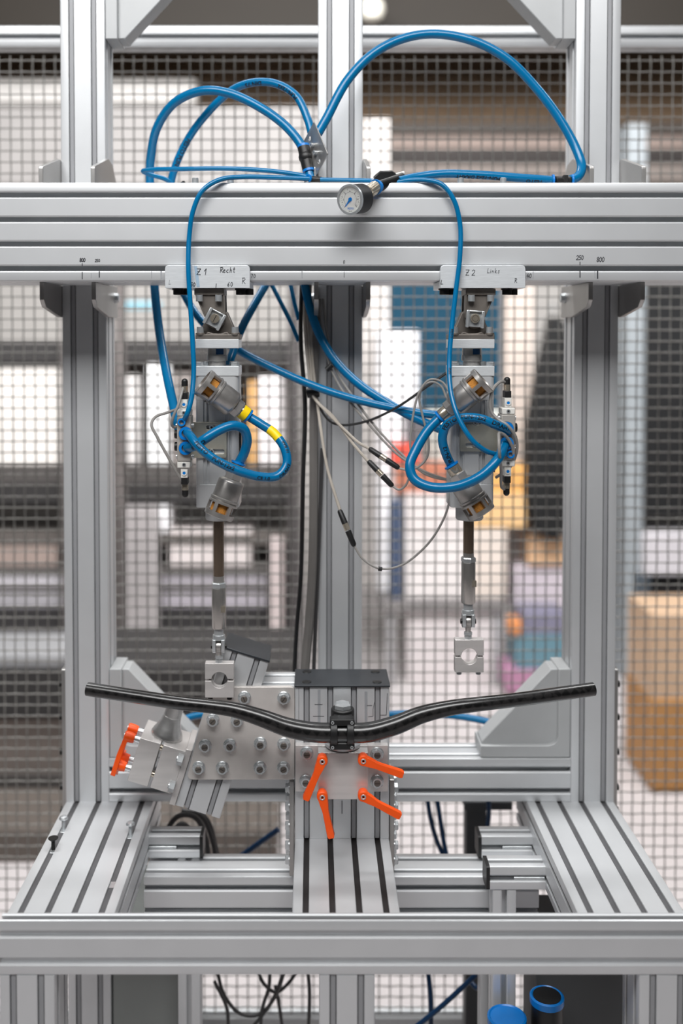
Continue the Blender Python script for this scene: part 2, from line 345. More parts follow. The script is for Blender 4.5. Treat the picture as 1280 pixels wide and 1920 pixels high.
# short stubs butted against the table rails, each with an end cap and a bolt in its slot
for x0, x1, y, cap, bx in ((-342.5, -252, 119, -252, -320), (252, 342.5, 119, 246, 316), (249, 342.5, 16, 243, 316)):
    st = profile('stub_rail', x0, x1, y, y + 40, -80, -40, 'x', rig, 'lip')
    B().prism(rpoly([(y, -80), (y + 40, -80), (y + 40, -40), (y, -40)], 4), cap, cap + 6, 'x').build('end_cap', 'black', st)
    b = B(); b.cyl((bx - 26, y + 5, -61.5), (bx + 26, y + 5, -61.5), 3.2, n=12); b.build('threaded_rod', 'zinc', st)
profile('stub_leg', -292, -252, 121, 159, FLOOR, -80.5, 'z', rig, 'lip'); profile('stub_leg', 254, 294, 18, 56, FLOOR, -80.5, 'z', rig, 'lip')
profile('stub_leg', 256, 294, 143, 181, FLOOR, -80.5, 'z', rig, 'lip')
# gusset plates either side of each post, above and below the crossbeam
for xp in (-502.5, -40, 422.5):
    for xs, so in ((xp - 7.5, -1), (xp + 80, 1)):
        lo = B().prism(rpoly([(46, 945), (46, 915), (60, 903), (158, 888), (236, 888), (236, 945)], [0, 4, 0, 2, 4, 0]), xs, xs + 7.5, 'x')
        g = lo.build('gusset_plate', 'stainless', rig, bevel=.8)
        up = B().prism(rpoly([(46, 1105), (46, 1139), (60, 1143), (160, 1171), (196, 1166), (238, 1132), (238, 1105)], [0, 5, 0, 3, 6, 4, 0]), xs, xs + 7.5, 'x')
        g2 = up.build('gusset_plate', 'stainless', rig, bevel=.8)
        for gg, z in ((g, 924), (g2, 1122)): inst(HEXB, 'hex_bolt', gg, axis_mat((xs if so < 0 else xs + 7.5, 210, z), (so, 0, 0)))
# cast angle brackets in the corners
def cast_bracket(sx, z0, up, parent):             # sx: +1 against the left post's inner face, -1 right; up: leg direction
    x0 = -422 * sx; hx = lambda t: x0 + sx * t; hz = lambda t: z0 + up * t; L = 164
    leg = [(0, 0), (L, 0), (L, 22), (40, 22), (30, 25), (25, 30), (22, 40), (22, L), (0, L)]
    b = B().prism([(hx(p), hz(q)) for p, q in leg], PY0 + 3, PY1 - 3, 'y')
    o = b.build('angle_bracket', 'alu_cast', parent, bevel=1.5)
    B().prism([(hx(p), hz(q)) for p, q in ((20, 20), (L - 3, 20), (L - 3, 26), (34, L - 3), (20, L - 3))], PY0 + 12, PY1 - 14, 'y').build('web', 'alu_cast', o, bevel=1.5)
for sx in (1, -1):
    cast_bracket(sx, 81, 1, rig); cast_bracket(sx, 1551, -1, rig)
# splice plates at the foot of the outer posts
for x, so in ((-510.5, -1), (503, 1)):
    pl = B().prism(rpoly([(176, -48), (238, -48), (238, 243), (176, 243)], 4), x, x + 7.5, 'x').build('splice_plate', 'stainless', rig, bevel=.8)
    for v in (1282, 1344, 1409, 1475, 1518):
        inst(CAPB, 'cap_screw', pl, axis_mat((x if so < 0 else x + 7.5, 200, P(110, v, 200).z), (so, 0, 0)))
# screws standing on top of the beam
for u in (366, 432, 576, 624, 863, 943):
    p = P(u, 340, 26); b = B(); b.lathe([(8.5, 0), (8.5, 1.2)], (p.x, 26, 1105.2)); b.lathe([(5.4, 1.2), (5.4, 10.5), (4.6, 11.3)], (p.x, 26, 1105.2)); b.cyl((p.x, 26, 1115), (p.x, 26, 1116.8), 2.6, n=6); b.build('beam_screw', 'zinc', beam)
B().prism(rpoly([(-56, 8), (12, 8), (12, 44), (-56, 44)], 5), 1105.1, 1107.1, 'z').build('strap_plate', 'stainless', beam)
# marker notes and scale ticks on the beam face
YB = -.35
def tick(u, v0, v1, wd=.9, m='ink', name='scale_mark'):
    b = B(); p, q = P(u, v0, YB), P(u, v1, YB); ribbon(b, [(p.x, p.z), (q.x, q.z)], wd, YB); return b.build(name, m, beam, smooth=0)
def note(t, u, v, hpx, m='ink', wd=.7, pitch=1.0): p = P(u, v, YB); return handwriting(t, p.x, p.z, hpx * .873, YB, beam, wd, m, name='marker_note', pitch=pitch)
for u, v0, v1, wd, m in ((154, 494, 498, 1.2, 'ink'), (154, 510, 523, 1.3, 'ink'), (171, 512, 522, .5, 'ink_faint'), (186, 509, 520, 1.6, 'ink'), (284, 508, 522, .8, 'ink_faint'), (302, 509, 522, 2.4, 'ink_faint'),
                         (566, 508, 521, 1.6, 'ink_faint'), (645, 509, 520, .7, 'ink'), (984, 509, 522, 1.6, 'ink'), (999, 509, 522, .9, 'ink_faint'), (1087, 491, 497, 1.2, 'ink'), (1087, 508, 520, 1.6, 'ink'), (1115, 508, 521, .8, 'ink_faint'), (1120, 508, 522, 1.9, 'ink')):
    tick(u, v0, v1, wd, m)
note('800', 149, 491, 7, wd=1.0, pitch=.7); note('250', 178, 491, 5, wd=.8, pitch=.9); note('0', 643, 494, 6); note('70', 470, 521, 7); note('40', 987, 521, 8, wd=.9, pitch=.8)
note('250', 1080, 487, 8, wd=.9, pitch=.8); note('800', 1118, 491, 9, wd=.9, pitch=.75)

# ------------------------------------------------------------------ under-table cabinets and canisters
cb = thing('control_cabinet', 'plain grey sheet metal cabinet under the left table rail', 'cabinet', (-360, 250, FLOOR))
B().box(-420, -296, 176, 420, FLOOR, -250).build('body', 'panel', cb, bevel=2); 
cb2 = thing('switch_cabinet', 'dark grey cabinet behind the blue-lidded canisters under the right table rail', 'cabinet', (419, 115, FLOOR))
B().box(338, 500, 62, 168, FLOOR, -172).build('body', 'panel_dark', cb2, bevel=2)
sh = B().box(200, 360, -70, 15, -470, -455).build('lower_shelf', 'panel', None, 'grey shelf board under the right table carrying two canisters', 'shelf')
for u, v, Y, r, lab in ((950, 1904, -30, 32, 'black canister with blue lid, the lower one nearest the centre leg'), (1025, 1865, -20, 28, 'taller black canister with blue lid next to the right leg')):
    p = P(u, v, Y); t = thing('canister', lab, 'canister', (p.x, Y, -455), 'blue-lidded canisters')
    B().lathe([(r - 2, -455), (r - 2, p.z - 10), (r - 4, p.z - 8)], (p.x, Y, 0), n=32).build('body', 'black', t)
    B().lathe([(r, p.z - 12), (r, p.z - 2), (r - 3, p.z), (r - 5, p.z - 2)], (p.x, Y, 0), n=32).build('lid', 'blue', t)
    if u > 1000: B().lathe([(r - 5.2, p.z - 4), (r - 5.2, p.z - .8)], (p.x, Y, 0), n=32).build('lid_inset', 'black', t)

# ------------------------------------------------------------------ wire mesh safety fence behind the rig
YF = 545
fen = thing('safety_fence', 'galvanised wire mesh safety fence with aluminium top rail behind the rig', 'fence', (0, YF, FLOOR))
zt0, zt1 = P(640, 93, YF).z, P(640, 54, YF).z; zb = P(640, 1897, YF).z
profile('top_rail', -1000, 1000, YF - 22, YF + 22, zt0, zt1, 'x', fen, 'lip')
profile('bottom_rail', -1000, 1000, YF - 22, YF + 22, zb - 45, zb, 'x', fen, 'lip')
PW = 20.8 * mmpp(900, YF); nx, nz = 74, int((zt0 - zb) / PW)
def wire_mesh(name, n, axis):
    b = B(); pts = []
    for k in range(n * 2 + 1):
        t = k * PW / 2; o = 1.5 * math.cos(math.pi * k / 2) if k % 2 == 0 else 0
        pts.append((t, o, 0) if axis == 'x' else (0, -o, t))
    b.tube(pts, 1.6, 5); return b.mesh(name, 'wire', 60, False)[0]
mh = wire_mesh('horizontal_wire', nx, 'x'); mv = wire_mesh('vertical_wire', nz, 'z'); x0 = -nx * PW / 2
for k in range(nz + 1): inst(mh, 'horizontal_wire', fen, Matrix.Translation((x0 + (PW if k % 2 else 0) - PW, YF, zb + k * PW + PW * .4)))
for k in range(nx + 1): inst(mv, 'vertical_wire', fen, Matrix.Translation((x0 + k * PW, YF, zb - 4)))

# ------------------------------------------------------------------ centre fixture: column, cap, side plates
fx = thing('centre_fixture', 'central aluminium fixture column with black cap plate clamping the handlebar stem', 'fixture', (0, 72, 0))
YU = 32
profile('column', -80, 80, YU, YU + 80, .3, 261, 'z', fx, 'cover')
cp = B().box(-81, 81, YU - 3, YU + 81, 261, 264.5).build('cap_plate', 'black_ano', fx, bevel=.8)
for x, y in ((-60, 45), (60, 45), (-60, 98), (60, 98)): B().lathe([(8, 0), (7.5, 1), (3, 1.6)], (x, y, 264.5)).build('cap_screw', 'black', cp)
for x, so in ((-89.5, -1), (81.5, 1)):
    pl = B().prism(rpoly([(YU + 8, -70), (YU + 74, -70), (YU + 74, 98), (YU + 8, 98)], 4), x, x + 8, 'x').build('side_plate', 'stainless', fx, bevel=.8)
    for z in (78, 46, 12, -22, -48):
        for y in (YU + 22, YU + 58): inst(HEXB, 'hex_bolt', pl, axis_mat((x if so < 0 else x + 8, y, z), (so, 0, 0)))
def line_on(parent, pts, wd, y, m='ink', name='marker_line'):
    b = B(); ribbon(b, [((q := P(u, v, y)).x, q.z) for u, v in pts], wd, y); return b.build(name, m, parent, smooth=0)
for pts, wd, m in (([(590, 1321), (604, 1321)], 1, 'ink'), ([(587, 1343), (607, 1343)], 1, 'ink'), ([(688, 1323), (697, 1323)], 1, 'ink'), ([(690, 1344), (699, 1343), (699, 1330), (702, 1317)], .8, 'ink'), ([(713, 1341), (724, 1341), (726, 1300)], .8, 'ink'),
                   ([(598, 1295), (598, 1400)], 4.5, 'ink_faint'), ([(686, 1298), (686, 1400)], 4.5, 'ink_faint'), ([(641, 1502), (641, 1525)], 2.2, 'ink_faint'), ([(560, 1290), (560, 1375)], .5, 'ink')):
    line_on(fx, pts, wd, YU - .3, m)
# clamp block in front of the column
yb0 = YU - 62
def zz(v, Y): return P(640, v, Y).z
def xx(u, v, Y): return P(u, v, Y).x
zb1, zb0 = zz(1412, yb0), zz(1499, yb0); xb0, xb1 = xx(596, 1450, yb0), xx(690, 1450, yb0); zm = (zb0 + zb1) / 2 
back = B().box(-79, 77, YU - 13, YU - .4, zz(1484, YU - 12), zz(1397, YU - 12)).build('clamp_flange', 'alu_raw', fx, bevel=.6)
cl = B().box(xb0, xb1, YU - 36, YU - 13, zb0, zb1 + 1).build('clamp_block', 'alu_raw', fx, bevel=.7)
B().box(xb0, xb1, yb0, YU - 38, zb0, zb1).build('clamp_jaw', 'alu_raw', fx, bevel=.7)
for u, v in ((575, 1414), (573, 1467), (707, 1415), (707, 1467)):
    p = P(u, v, YU - 18); inst(NUT, 'flange_nut', back, axis_mat((p.x, YU - 13, p.z), FRONT))
# clamping lever: hub along +Z, arm in +X at the outer end
def lever_mesh():
    b = B(); b.lathe([(7.6, 3), (8.6, 8), (9, 14), (8.8, 19.5), (7.6, 21)], n=24, mi=0); b.cyl((0, 0, 0), (0, 0, 4), 5.4, n=16, mi=1)
    top = [(-2, -8.8), (12, -7.6), (22, -5.8), (30, -5.6), (64, -6.6), (68, -5), (68, 5), (64, 6.6), (30, 5.6), (22, 5.8), (12, 7.6), (-2, 8.8)]; m = len(top)
    def zr(x): return (12 + 3.5 * min(1, max(0, x) / 26), 20.5 + 3 * min(1, max(0, x) / 30))
    b.add([(x, y, zr(x)[0]) for x, y in top] + [(x, y * .86, zr(x)[1]) for x, y in top], [list(range(m)), list(range(2 * m - 1, m - 1, -1))] + [(i, (i + 1) % m, m + (i + 1) % m, m + i) for i in range(m)], 0)
    b.disc_ring((0, 0, 20.6), (0, 0, 1), 4.4, 2.4, 1.4, 20, 1); b.cyl((0, 0, 20), (0, 0, 21), 2.5, n=6, mi=2)
    me, _ = b.mesh('clamp_lever', ['orange', 'zinc', 'black'], 35, False); return me
LEVER = lever_mesh()
def lever(parent, hub, tip, Y):                    # pixel hub and tip, hub base at depth Y, axis towards -Y
    p, q = P(*hub, Y - 20), P(*tip, Y - 20); d = Vector((q.x - p.x, 0, q.z - p.z)).normalized(); z = Vector(FRONT); y = z.cross(d)
    m = Matrix((d, y, z)).transposed().to_4x4(); m.translation = (p.x, Y, p.z); o = inst(LEVER, 'clamp_lever', parent, m, 'orange clamping lever')
    bv = o.modifiers.new('bevel', 'BEVEL'); bv.width = .0009; bv.segments = 2; bv.limit_method = 'ANGLE'; bv.angle_limit = .7; return o
for h, t in (((604, 1428), (577, 1490)), ((681, 1427), (748, 1450)), ((604, 1495), (619, 1562)), ((681, 1494), (746, 1528))): lever(fx, h, t, yb0)
# conical steerer stub under the stem
xs = xx(642, 1400, YU - 30); ys = YU - 32; zc = zb1 + 1
B().lathe([(28.5, 0), (29.5, 1), (29.5, 6), (27.5, 8), (18, 17), (14.5, 23), (14.3, 58)], (xs, ys, zc), n=40).build('steerer_stub', 'alu_bright', fx)

# ------------------------------------------------------------------ stem and handlebar
YH = YU - 32 - 44
st = thing('bar_clamp_stem', 'short black stem with bolted face plate gripping the carbon handlebar', 'stem', (xs, ys, zc + 20))
hc = P(641, 1372, YH)
b = B(); b.lathe([(18.5, -17), (19.5, -15), (19.5, 18), (18.5, 21)], (xs, ys, hc.z + 2), n=32); b.box(xs - 15, xs + 15, YH + 8, ys, hc.z - 15, hc.z + 18); b.build('body', 'black', st, bevel=2)
B().lathe([(15, 0), (15, 6), (12, 8.5), (4, 8.8)], (xs, ys, hc.z + 23), n=6).build('top_nut', 'zinc', st)
b = B()                                            # face plate: two side straps joined top and bottom round an open window
zf = hc.z
out = rpoly([(hc.x - 20, zf - 27), (hc.x + 20, zf - 27), (hc.x + 18.5, zf - 8), (hc.x + 18.5, zf + 8), (hc.x + 20, zf + 27), (hc.x - 20, zf + 27), (hc.x - 18.5, zf + 8), (hc.x - 18.5, zf - 8)], [5, 5, 3, 3, 5, 5, 3, 3])
def arc_strip(b, xa, xb, a0, a1, N=10):
    A_ = [math.radians(a0 + (a1 - a0) * k / N) for k in range(N + 1)]
    b.prism([(YH - 21 * math.cos(a), zf + 21 * math.sin(a)) for a in A_] + [(YH - 16.6 * math.cos(a), zf + 16.6 * math.sin(a)) for a in A_[::-1]], xa, xb, 'x')
arc_strip(b, hc.x - 19, hc.x - 7.5, -88, 88); arc_strip(b, hc.x + 7.5, hc.x + 19, -88, 88); arc_strip(b, hc.x - 7.6, hc.x + 7.6, 50, 88, 5); arc_strip(b, hc.x - 7.6, hc.x + 7.6, -88, -50, 5)
for sz in (-1, 1): b.prism(rpoly([(hc.x - 20, zf + sz * 14), (hc.x + 20, zf + sz * 14), (hc.x + 20, zf + sz * 24.5), (hc.x - 20, zf + sz * 24.5)], 4), YH - 13, YH + 6, 'y')
fp = b.build('face_plate', 'black', st, bevel=1)
for sx in (-1, 1):
    for sz in (-1, 1): inst(SMALL, 'face_plate_screw', fp, axis_mat((hc.x + sx * 15.5, YH - 13, zf + sz * 20), FRONT))
hb = [(164, 1292, 4), (250, 1305, -12), (330, 1317, -27), (400, 1325, -36), (440, 1331, -40), (490, 1346, -44), (540, 1364, -45), (590, 1373, YH), (641, 1374, YH), (690, 1373, YH), (740, 1360, -45), (790, 1340, -43), (840, 1328, -40), (890, 1321, -36), (960, 1313, -27), (1040, 1302, -12), (1112, 1292, 4)]
pts = [P(*h) for h in hb]; rad0 = [11.1, 11.1, 11.1, 11.3, 12, 13.8, 15.2, 15.9, 15.9, 15.9, 15.2, 13.8, 12.4, 11.6, 11.1, 11.1, 11.1]
path = catmull(pts, 8); rad = []
for i in range(len(rad0) - 1): rad += [rad0[i] + (rad0[i + 1] - rad0[i]) * k / 8 for k in range(8)]
rad.append(rad0[-1]); bar = B().tube(path, rad, 24).build('handlebar', 'carbon', None, 'black carbon fibre handlebar, swept up at both ends, held in the stem', 'handlebar')

# ------------------------------------------------------------------ angled fixture left of the centre column
YT = 40
af = thing('angled_fixture', 'tilted aluminium fixture with steel joint plate, fork mount and orange levers beside the centre column', 'fixture', P(430, 1460, YT))
pb, pt = P(370, 1522, YT), P(461.5, 1229, YT); A = (pt - pb).normalized(); R_ = Vector((A.z, 0, -A.x)); LEN = (pt - pb).length
def TM(o): m = Matrix((R_, Vector((0, 1, 0)), A)).transposed().to_4x4(); m.translation = o; return m
TX = TM(pb)
profile('tilted_rail', -40, 40, 0, 80, 0, LEN, 'z', af, 'cover', X=TX)
B().box(-41, 41, -2, 82, LEN, LEN + 4, X=TX).build('end_cap', 'black_ano', af, bevel=.8)
zt = P(520, 1288, YT).z
profile('joint_rail', -137, -81, YT, YT + 80, zt - 160, zt - .5, 'x', af, 'lip')
poly = [((q := P(u, v, YT - 8)).x, q.z) for u, v in ((394, 1288), (552, 1288), (552, 1462), (349, 1462))]
jp = B().prism(rpoly(poly, [3, 7, 7, 9]), YT - 8, YT - .3).build('joint_plate', 'steel_plate', af, bevel=.7)
for u, v in ((457.7, 1310), (531.7, 1310.6), (398.4, 1352), (443.9, 1353), (383.7, 1400.7), (430.4, 1399.6), (487.7, 1396.5), (531.7, 1397.4), (371.8, 1441.8), (416.4, 1442), (487, 1441.8), (531.4, 1442)):
    p = P(u, v, YT - 14); X = axis_mat((p.x, YT - 8, p.z), FRONT) @ Matrix.Rotation(random.random() * 6, 4, 'Z'); inst(NUT, 'flange_nut', jp, X)
bc = P(292.9, 1436.6, YT - 3); BX = TM(Vector((bc.x, 0, bc.z))); by0, by1 = YT - 3, YT + 80
B().box(-40, -4, by0, by1, -38.5, 38.5, X=BX).build('clamp_jaw', 'alu_raw', af, bevel=.7)
fb = B().box(1, 40, by0, by1, -38.5, 38.5, X=BX).build('clamp_block', 'alu_raw', af, bevel=.7)
fl = B().box(40, 50, by0 - 2, by1 + 4, -55, 44, X=BX).build('clamp_flange', 'alu_raw', af, bevel=.7)
for zl in (26, -22):
    b = B(); b.cyl((31, by0 - 7, zl), (40, by0 - 7, zl), 9.5, n=6, X=BX); b.cyl((29, by0 - 7, zl), (31, by0 - 7, zl), 5, n=14, X=BX); b.build('hex_nut', 'zinc', fl)
    b = B(); b.cyl((-5, by0 + 12, zl + 2), (2, by0 + 12, zl + 2), 5, n=14, X=BX); b.build('clamp_bolt', 'brass', fb)
B().lathe([(28, 0), (28, 3), (26, 8), (21, 18), (17.5, 27), (16.2, 34), (16, 36), (15.6, 36.2), (15.4, 60)], (0, YT + 38, 38.8), n=40, X=BX).build('steerer_stub', 'turned', af)
B().lathe([(17, 60), (17, 64)], (0, YT + 38, 38.8), n=32, X=BX).build('rubber_cap', 'black', af)
for zl, yy, arm in ((27, YT + 14, (0, -.12, -1)), (-25, YT + 14, (0, .75, -.5)), (28, YT + 46, (0, -.05, -1)), (-25, YT + 46, (0, .9, -.3))):
    d3 = Vector(arm).normalized(); zax = Vector((-1, 0, 0)); y3 = zax.cross(d3); m = Matrix((d3, y3, zax)).transposed().to_4x4(); m.translation = (-47, yy, zl)
    X = BX @ m; o = inst(LEVER, 'clamp_lever', af, X, 'orange clamping lever')
    b = B(); b.cyl((-47, yy, zl), (-40, yy, zl), 6, n=16, X=BX); b.build('spacer', 'zinc', af)

# ------------------------------------------------------------------ pneumatic actuators
def silencer_proto():
    b = B(); b.lathe([(15, 28), (18.5, 31), (19.4, 33), (19.4, 60), (21, 61.5), (21, 64), (19.8, 65.5), (21.6, 67), (21.6, 70)], n=48)
    n = 48; zs = [(21.6, 70), (21.6, 84), (21.6, 91), (20.6, 92), (18.2, 92), (17.6, 84), (17.6, 70)]; V = []; Fs = []
    for r, h in zs:
        for k in range(n): a = 2 * math.pi * k / n; V.append((r * math.cos(a), r * math.sin(a), h))
    for i in range(len(zs) - 1):
        for k in range(n):
            if i in (0, 5) and k % 8 < 6: continue     # windows
            j = (k + 1) % n; Fs.append((i * n + k, i * n + j, (i + 1) * n + j, (i + 1) * n + k))
    for k in range(n):
        j = (k + 1) % n
        if k % 8 < 6:
            Fs += [(n + k, n + j, 5 * n + j, 5 * n + k)]
            if k % 8 == 0: Fs.append((k, n + k, 5 * n + k, 6 * n + k))
            if k % 8 == 5: Fs.append((j, n + j, 5 * n + j, 6 * n + j))
        Fs.append((k, j, 6 * n + j, 6 * n + k))
    b.add(V, Fs)
    me = b.mesh('silencer_body', 'cast', 30, False)[0]
    s = B().lathe([(15.5, 66), (15.5, 84), (12, 86)], n=32).mesh('sinter_sleeve', 'bronze', 30, False)[0]
    bk = B().lathe([(16.9, 84.2), (14, 84.6)], n=32).mesh('baffle', 'clevis', 30, False)[0]
    h = B().lathe([(12.5, 16), (13.4, 17.5), (13.4, 27), (12, 29)], n=6).mesh('hex_adapter', 'steel', 20, False)[0]
    c = B().lathe([(9.4, 2), (10.2, 3), (10.2, 14), (9.4, 16.5)], n=28).mesh('fitting_collar', 'brass', 30, False)[0]
    r = B().disc_ring((0, 0, -1.5), (0, 0, 1), 11, 7.2, 3.2, 28).mesh('release_ring', 'blue', 30, False)[0]
    e = B().lathe([(9, 0), (9, 30)], n=18).mesh('port_stub', 'steel', 30, False)[0]
    return me, [('sinter_sleeve', s), ('baffle', bk), ('hex_adapter', h), ('fitting_collar', c), ('release_ring', r)], e
SIL, SILP, STUB = silencer_proto()
def silencer(parent, ring, rim, y0, y1, tape=False, roll=0):
    p, q = P(*ring, y0), P(*rim, y1); d = q - p; L = 92; X = axis_mat(p, d) @ Matrix.Rotation(roll, 4, 'Z') @ Matrix.Diagonal((1.1, 1.1, 1, 1))
    o = inst(SIL, 'exhaust_silencer', parent, X, 'cast silencer with bronze sinter windows')
    for nm, me in SILP:
        k = bpy.data.objects.new(nm, me); C.objects.link(k); k.parent = o
    mid = p + d.normalized() * 46; inst(STUB, 'port_stub', parent, axis_mat(mid, (0, 1, 0)))
    if tape:
        me = B().disc_ring((0, 0, 2.5), (0, 0, 1), 10.9, 10.1, 11.5, 28).mesh('yellow_band', 'yellow', 30, False)[0]
        k = bpy.data.objects.new('yellow_band', me); C.objects.link(k); k.parent = o
YA, YFr = 24, -8
def actuator(ax, m, label, vb, sil):
    xc = P(ax, 800, YFr).x; k = mmpp(800, YFr)
    X = lambda dx: xc + m * dx * k
    Z = lambda v: P(640, v, YFr).z
    def bxx(b, d0, d1, y0, y1, v0, v1, mi=0): return b.box(min(X(d0), X(d1)), max(X(d0), X(d1)), y0, y1, Z(v1), Z(v0), mi)
    t = thing('pneumatic_actuator', label, 'actuator', (xc, YA, Z(vb['end'])), 'pneumatic actuators hanging from the crossbeam')
    # carriage
    xa, xb = sorted((X(-96), X(62))); zt_, zb_ = P(640, 497, -12).z, P(640, 540, -12).z
    cr = B().prism(rpoly([(xa, zb_), (xb, zb_), (xb, zt_), (xa, zt_)], [0, 0, 7, 7]), -12, -1).build('carriage_plate', 'alu_bright', t, bevel=.5)
    B().box(xa, xb, -1, 86, zb_, 944).build('carriage_flange', 'alu_bright', t, bevel=.5)
    for dx in (-70, 48):
        b = B(); b.lathe([(9.5, 0), (9.5, 2.5), (7.8, 2.6), (7.8, 10), (6, 10.6)], (X(dx) - 4, 6, zb_), (0, 0, -1), 18); b.lathe([(6, 0), (7.5, .5), (7.5, 10)], (X(dx) + 9, 20, zb_), (0, 0, -1), 12); b.build('clamp_screw', 'black_steel', t)
    # upper fork
    arc = lambda cx, cv, r, a0, a1, n=10: [(X(cx + r * math.cos(math.radians(a0 + (a1 - a0) * i / n))), Z(cv + r * math.sin(math.radians(a0 + (a1 - a0) * i / n)))) for i in range(n + 1)]
    b = B(); bxx(b, -43, 13, -2, 52, 541, 553)
    side = [(X(-41), Z(552)), (X(13), Z(552)), (X(14), Z(588))] + arc(-4, 597, 19, 0, 180) + [(X(-24), Z(588)), (X(-38), Z(563))]
    b.prism(side, 1, 10); b.prism(side, 38, 47)
    uf = b.build('fork_bracket', 'clevis', t, bevel=1.2)
    b = B(); b.prism([(X(-41), Z(553)), (X(-38.5), Z(553)), (X(-21.5), Z(592)), (X(-24), Z(594))], -2, 12); b.build('rib', 'clevis', uf, bevel=.6); b = B(); b.prism([(X(11), Z(553)), (X(14), Z(553)), (X(15), Z(596)), (X(12.5), Z(596))], -2, 12); b.build('rib', 'clevis', uf, bevel=.6)
    for dx in (-33, 3): inst(CAPS, 'cap_screw', uf, axis_mat((X(dx), -4, Z(553)), (0, 0, -1)) @ Matrix.Diagonal((1.1, 1.1, 1.3, 1)))
    # swivel eye below
    b = B(); tong = [(X(-40), Z(634)), (X(41), Z(634)), (X(38), Z(622)), (X(30), Z(614)), (X(17), Z(584))] + arc(-4, 597, 22, -30, -150) + [(X(-27), Z(606)), (X(-36), Z(622))]
    b.prism(tong, 12, 36); bxx(b, -41, 42, -4, 52, 627, 636)
    b.prism([(X(-22), Z(628)), (X(-18), Z(622)), (X(-8), Z(625)), (X(8), Z(625)), (X(18), Z(622)), (X(24), Z(628))], -3, 12)
    for dx in (-32, 33): b.cyl((X(dx), 2, Z(629)), (X(dx), 2, Z(624)), 8.2, n=20)
    se = b.build('swivel_bracket', 'clevis', t, bevel=1.0)
    for dx in (-32, 33): inst(CAPS, 'cap_screw', se, axis_mat((X(dx), 2, Z(624)), (0, 0, 1)) @ Matrix.Diagonal((1.15, 1.15, 1.2, 1)))
    pc = (X(-4), Z(597)); rot = Matrix.Translation((pc[0], 0, pc[1])) @ Matrix.Rotation(math.radians(vb['clip']), 4, 'Y')
    b = B(); b.box(-13, 13, -3, -1, -14, 13, X=rot); b.box(-15, -10, -9, -1, -15.5, 13, X=rot); b.box(10, 15, -9, -1, -15.5, 13, X=rot); b.box(-13, 13, -7, -1, 10.5, 13, X=rot)
    ck = b.build('retaining_clip', 'zinc', t, bevel=1.4)
    b = B(); b.lathe([(7.6, 0), (7.6, 57), (6.8, 58)], (pc[0], 50, pc[1]), FRONT, 24); b.build('pivot_pin', 'brass', t)
    b = B(); b.box(-.5, .5, -8.4, -7.9, -6, 6, X=rot) if vb['slot'] else b.disc_ring((pc[0], -7.9, pc[1]), FRONT, 5, 4.6, .3); b.build('pin_slot', 'black', t)
    # load cell stack and cylinder
    b = B(); bxx(b, -40, 41, -8, 56, 636, 653); b.build('top_plate', 'alu_bright', t, bevel=.8)
    b = B(); b.lathe([(16, Z(668)), (16, Z(653))], (X(-3), YA, 0), n=36); b.lathe([(14, Z(688)), (14, Z(678)), (17, Z(677)), (17, Z(667)), (16, Z(666.5))], (X(-3), YA, 0), n=36); b.build('load_cell', 'steel', t)
    b = B(); a0 = math.radians(-100); V = []
    for i in range(7):
        a = math.radians(-92 + 8 * i); V += [(X(-3) + 16.2 * math.cos(a) , YA + 16.2 * math.sin(a), Z(665)), (X(-3) + 16.2 * math.cos(a), YA + 16.2 * math.sin(a), Z(654))]
    b.add(V, [(2 * i, 2 * i + 2, 2 * i + 3, 2 * i + 1) for i in range(6)]); b.build('type_sticker', 'hose_dark', t)
    for dx, y in ((-35, 4), (-24, 30), (33, 4), (26, 46)): inst(HEXB, 'hex_bolt', t, axis_mat((X(dx), y, Z(686.5)), (0, 0, 1)) @ Matrix.Diagonal((.8, .8, .9, 1)))
    b = B(); bxx(b, -40, 41, -9, 57, 686.5, 705); b.build('end_cover', 'alu_bright', t, bevel=.8)
    def sect(gr):
        hw = 40.5 * k; yl, yh = YFr, 56; o = []
        def arcp(cx, cy, r, a0): return [(cx + r * math.cos(math.radians(a0 + 22.5 * i)), cy + r * math.sin(math.radians(a0 + 22.5 * i))) for i in range(5)]
        r = 7
        o += arcp(-hw + r, yl + r, r, 180)
        if gr:
            for c in (-19 * k * m, 23 * k * m) if m > 0 else (23 * k * m, -19 * k * m):
                o += [(c - 6.5, yl), (c - 6.5, yl + 3.5), (c - 2.4, yl + 3.5), (c - 2.4, yl + 1), (c - 1, yl + 1), (c - 1, yl + 6), (c + 4, yl + 6), (c + 4, yl + 1.5), (c + 6.5, yl + 1.5), (c + 6.5, yl)]
        o += arcp(hw - r, yl + r, r, 270) + arcp(hw - r, yh - r, r, 0) + arcp(-hw + r, yh - r, r, 90)
        return [(xc + p[0], p[1]) for p in o]
    B().prism(sect(False), Z(750), Z(705), 'z').build('cylinder_head', 'alu', t)
    B().prism(sect(True), Z(908), Z(750.3), 'z').build('cylinder_barrel', 'alu', t)
    B().prism(sect(False), Z(952), Z(908.3), 'z').build('cylinder_foot', 'alu', t, bevel=.6)
    B().lathe([(21.5, Z(980)), (23, Z(977)), (23, Z(952))], (xc, YA, 0), n=40).build('rod_guide', 'alu_cast', t)
    B().box(*sorted((X(-44 if m < 0 else 44), X(-40.6 if m < 0 else 40.6))), 0, 9, Z(887), Z(800)).build('position_sensor', 'black', t, bevel=.6)
    # bracket carrying the valve
    bd = 20 if m > 0 else -24
    xs0, xs1 = sorted((X(-47), X(18 if m > 0 else 24))); v0, v1 = (791, 858) if m > 0 else (782, 846)
    br = B().prism(rpoly([(xs0, Z(v1)), (xs1, Z(v1)), (xs1, Z(v0)), (xs0, Z(v0))], 3), YFr - 4, YFr - 1.2).build('valve_bracket', 'zinc_y', t, bevel=.5)
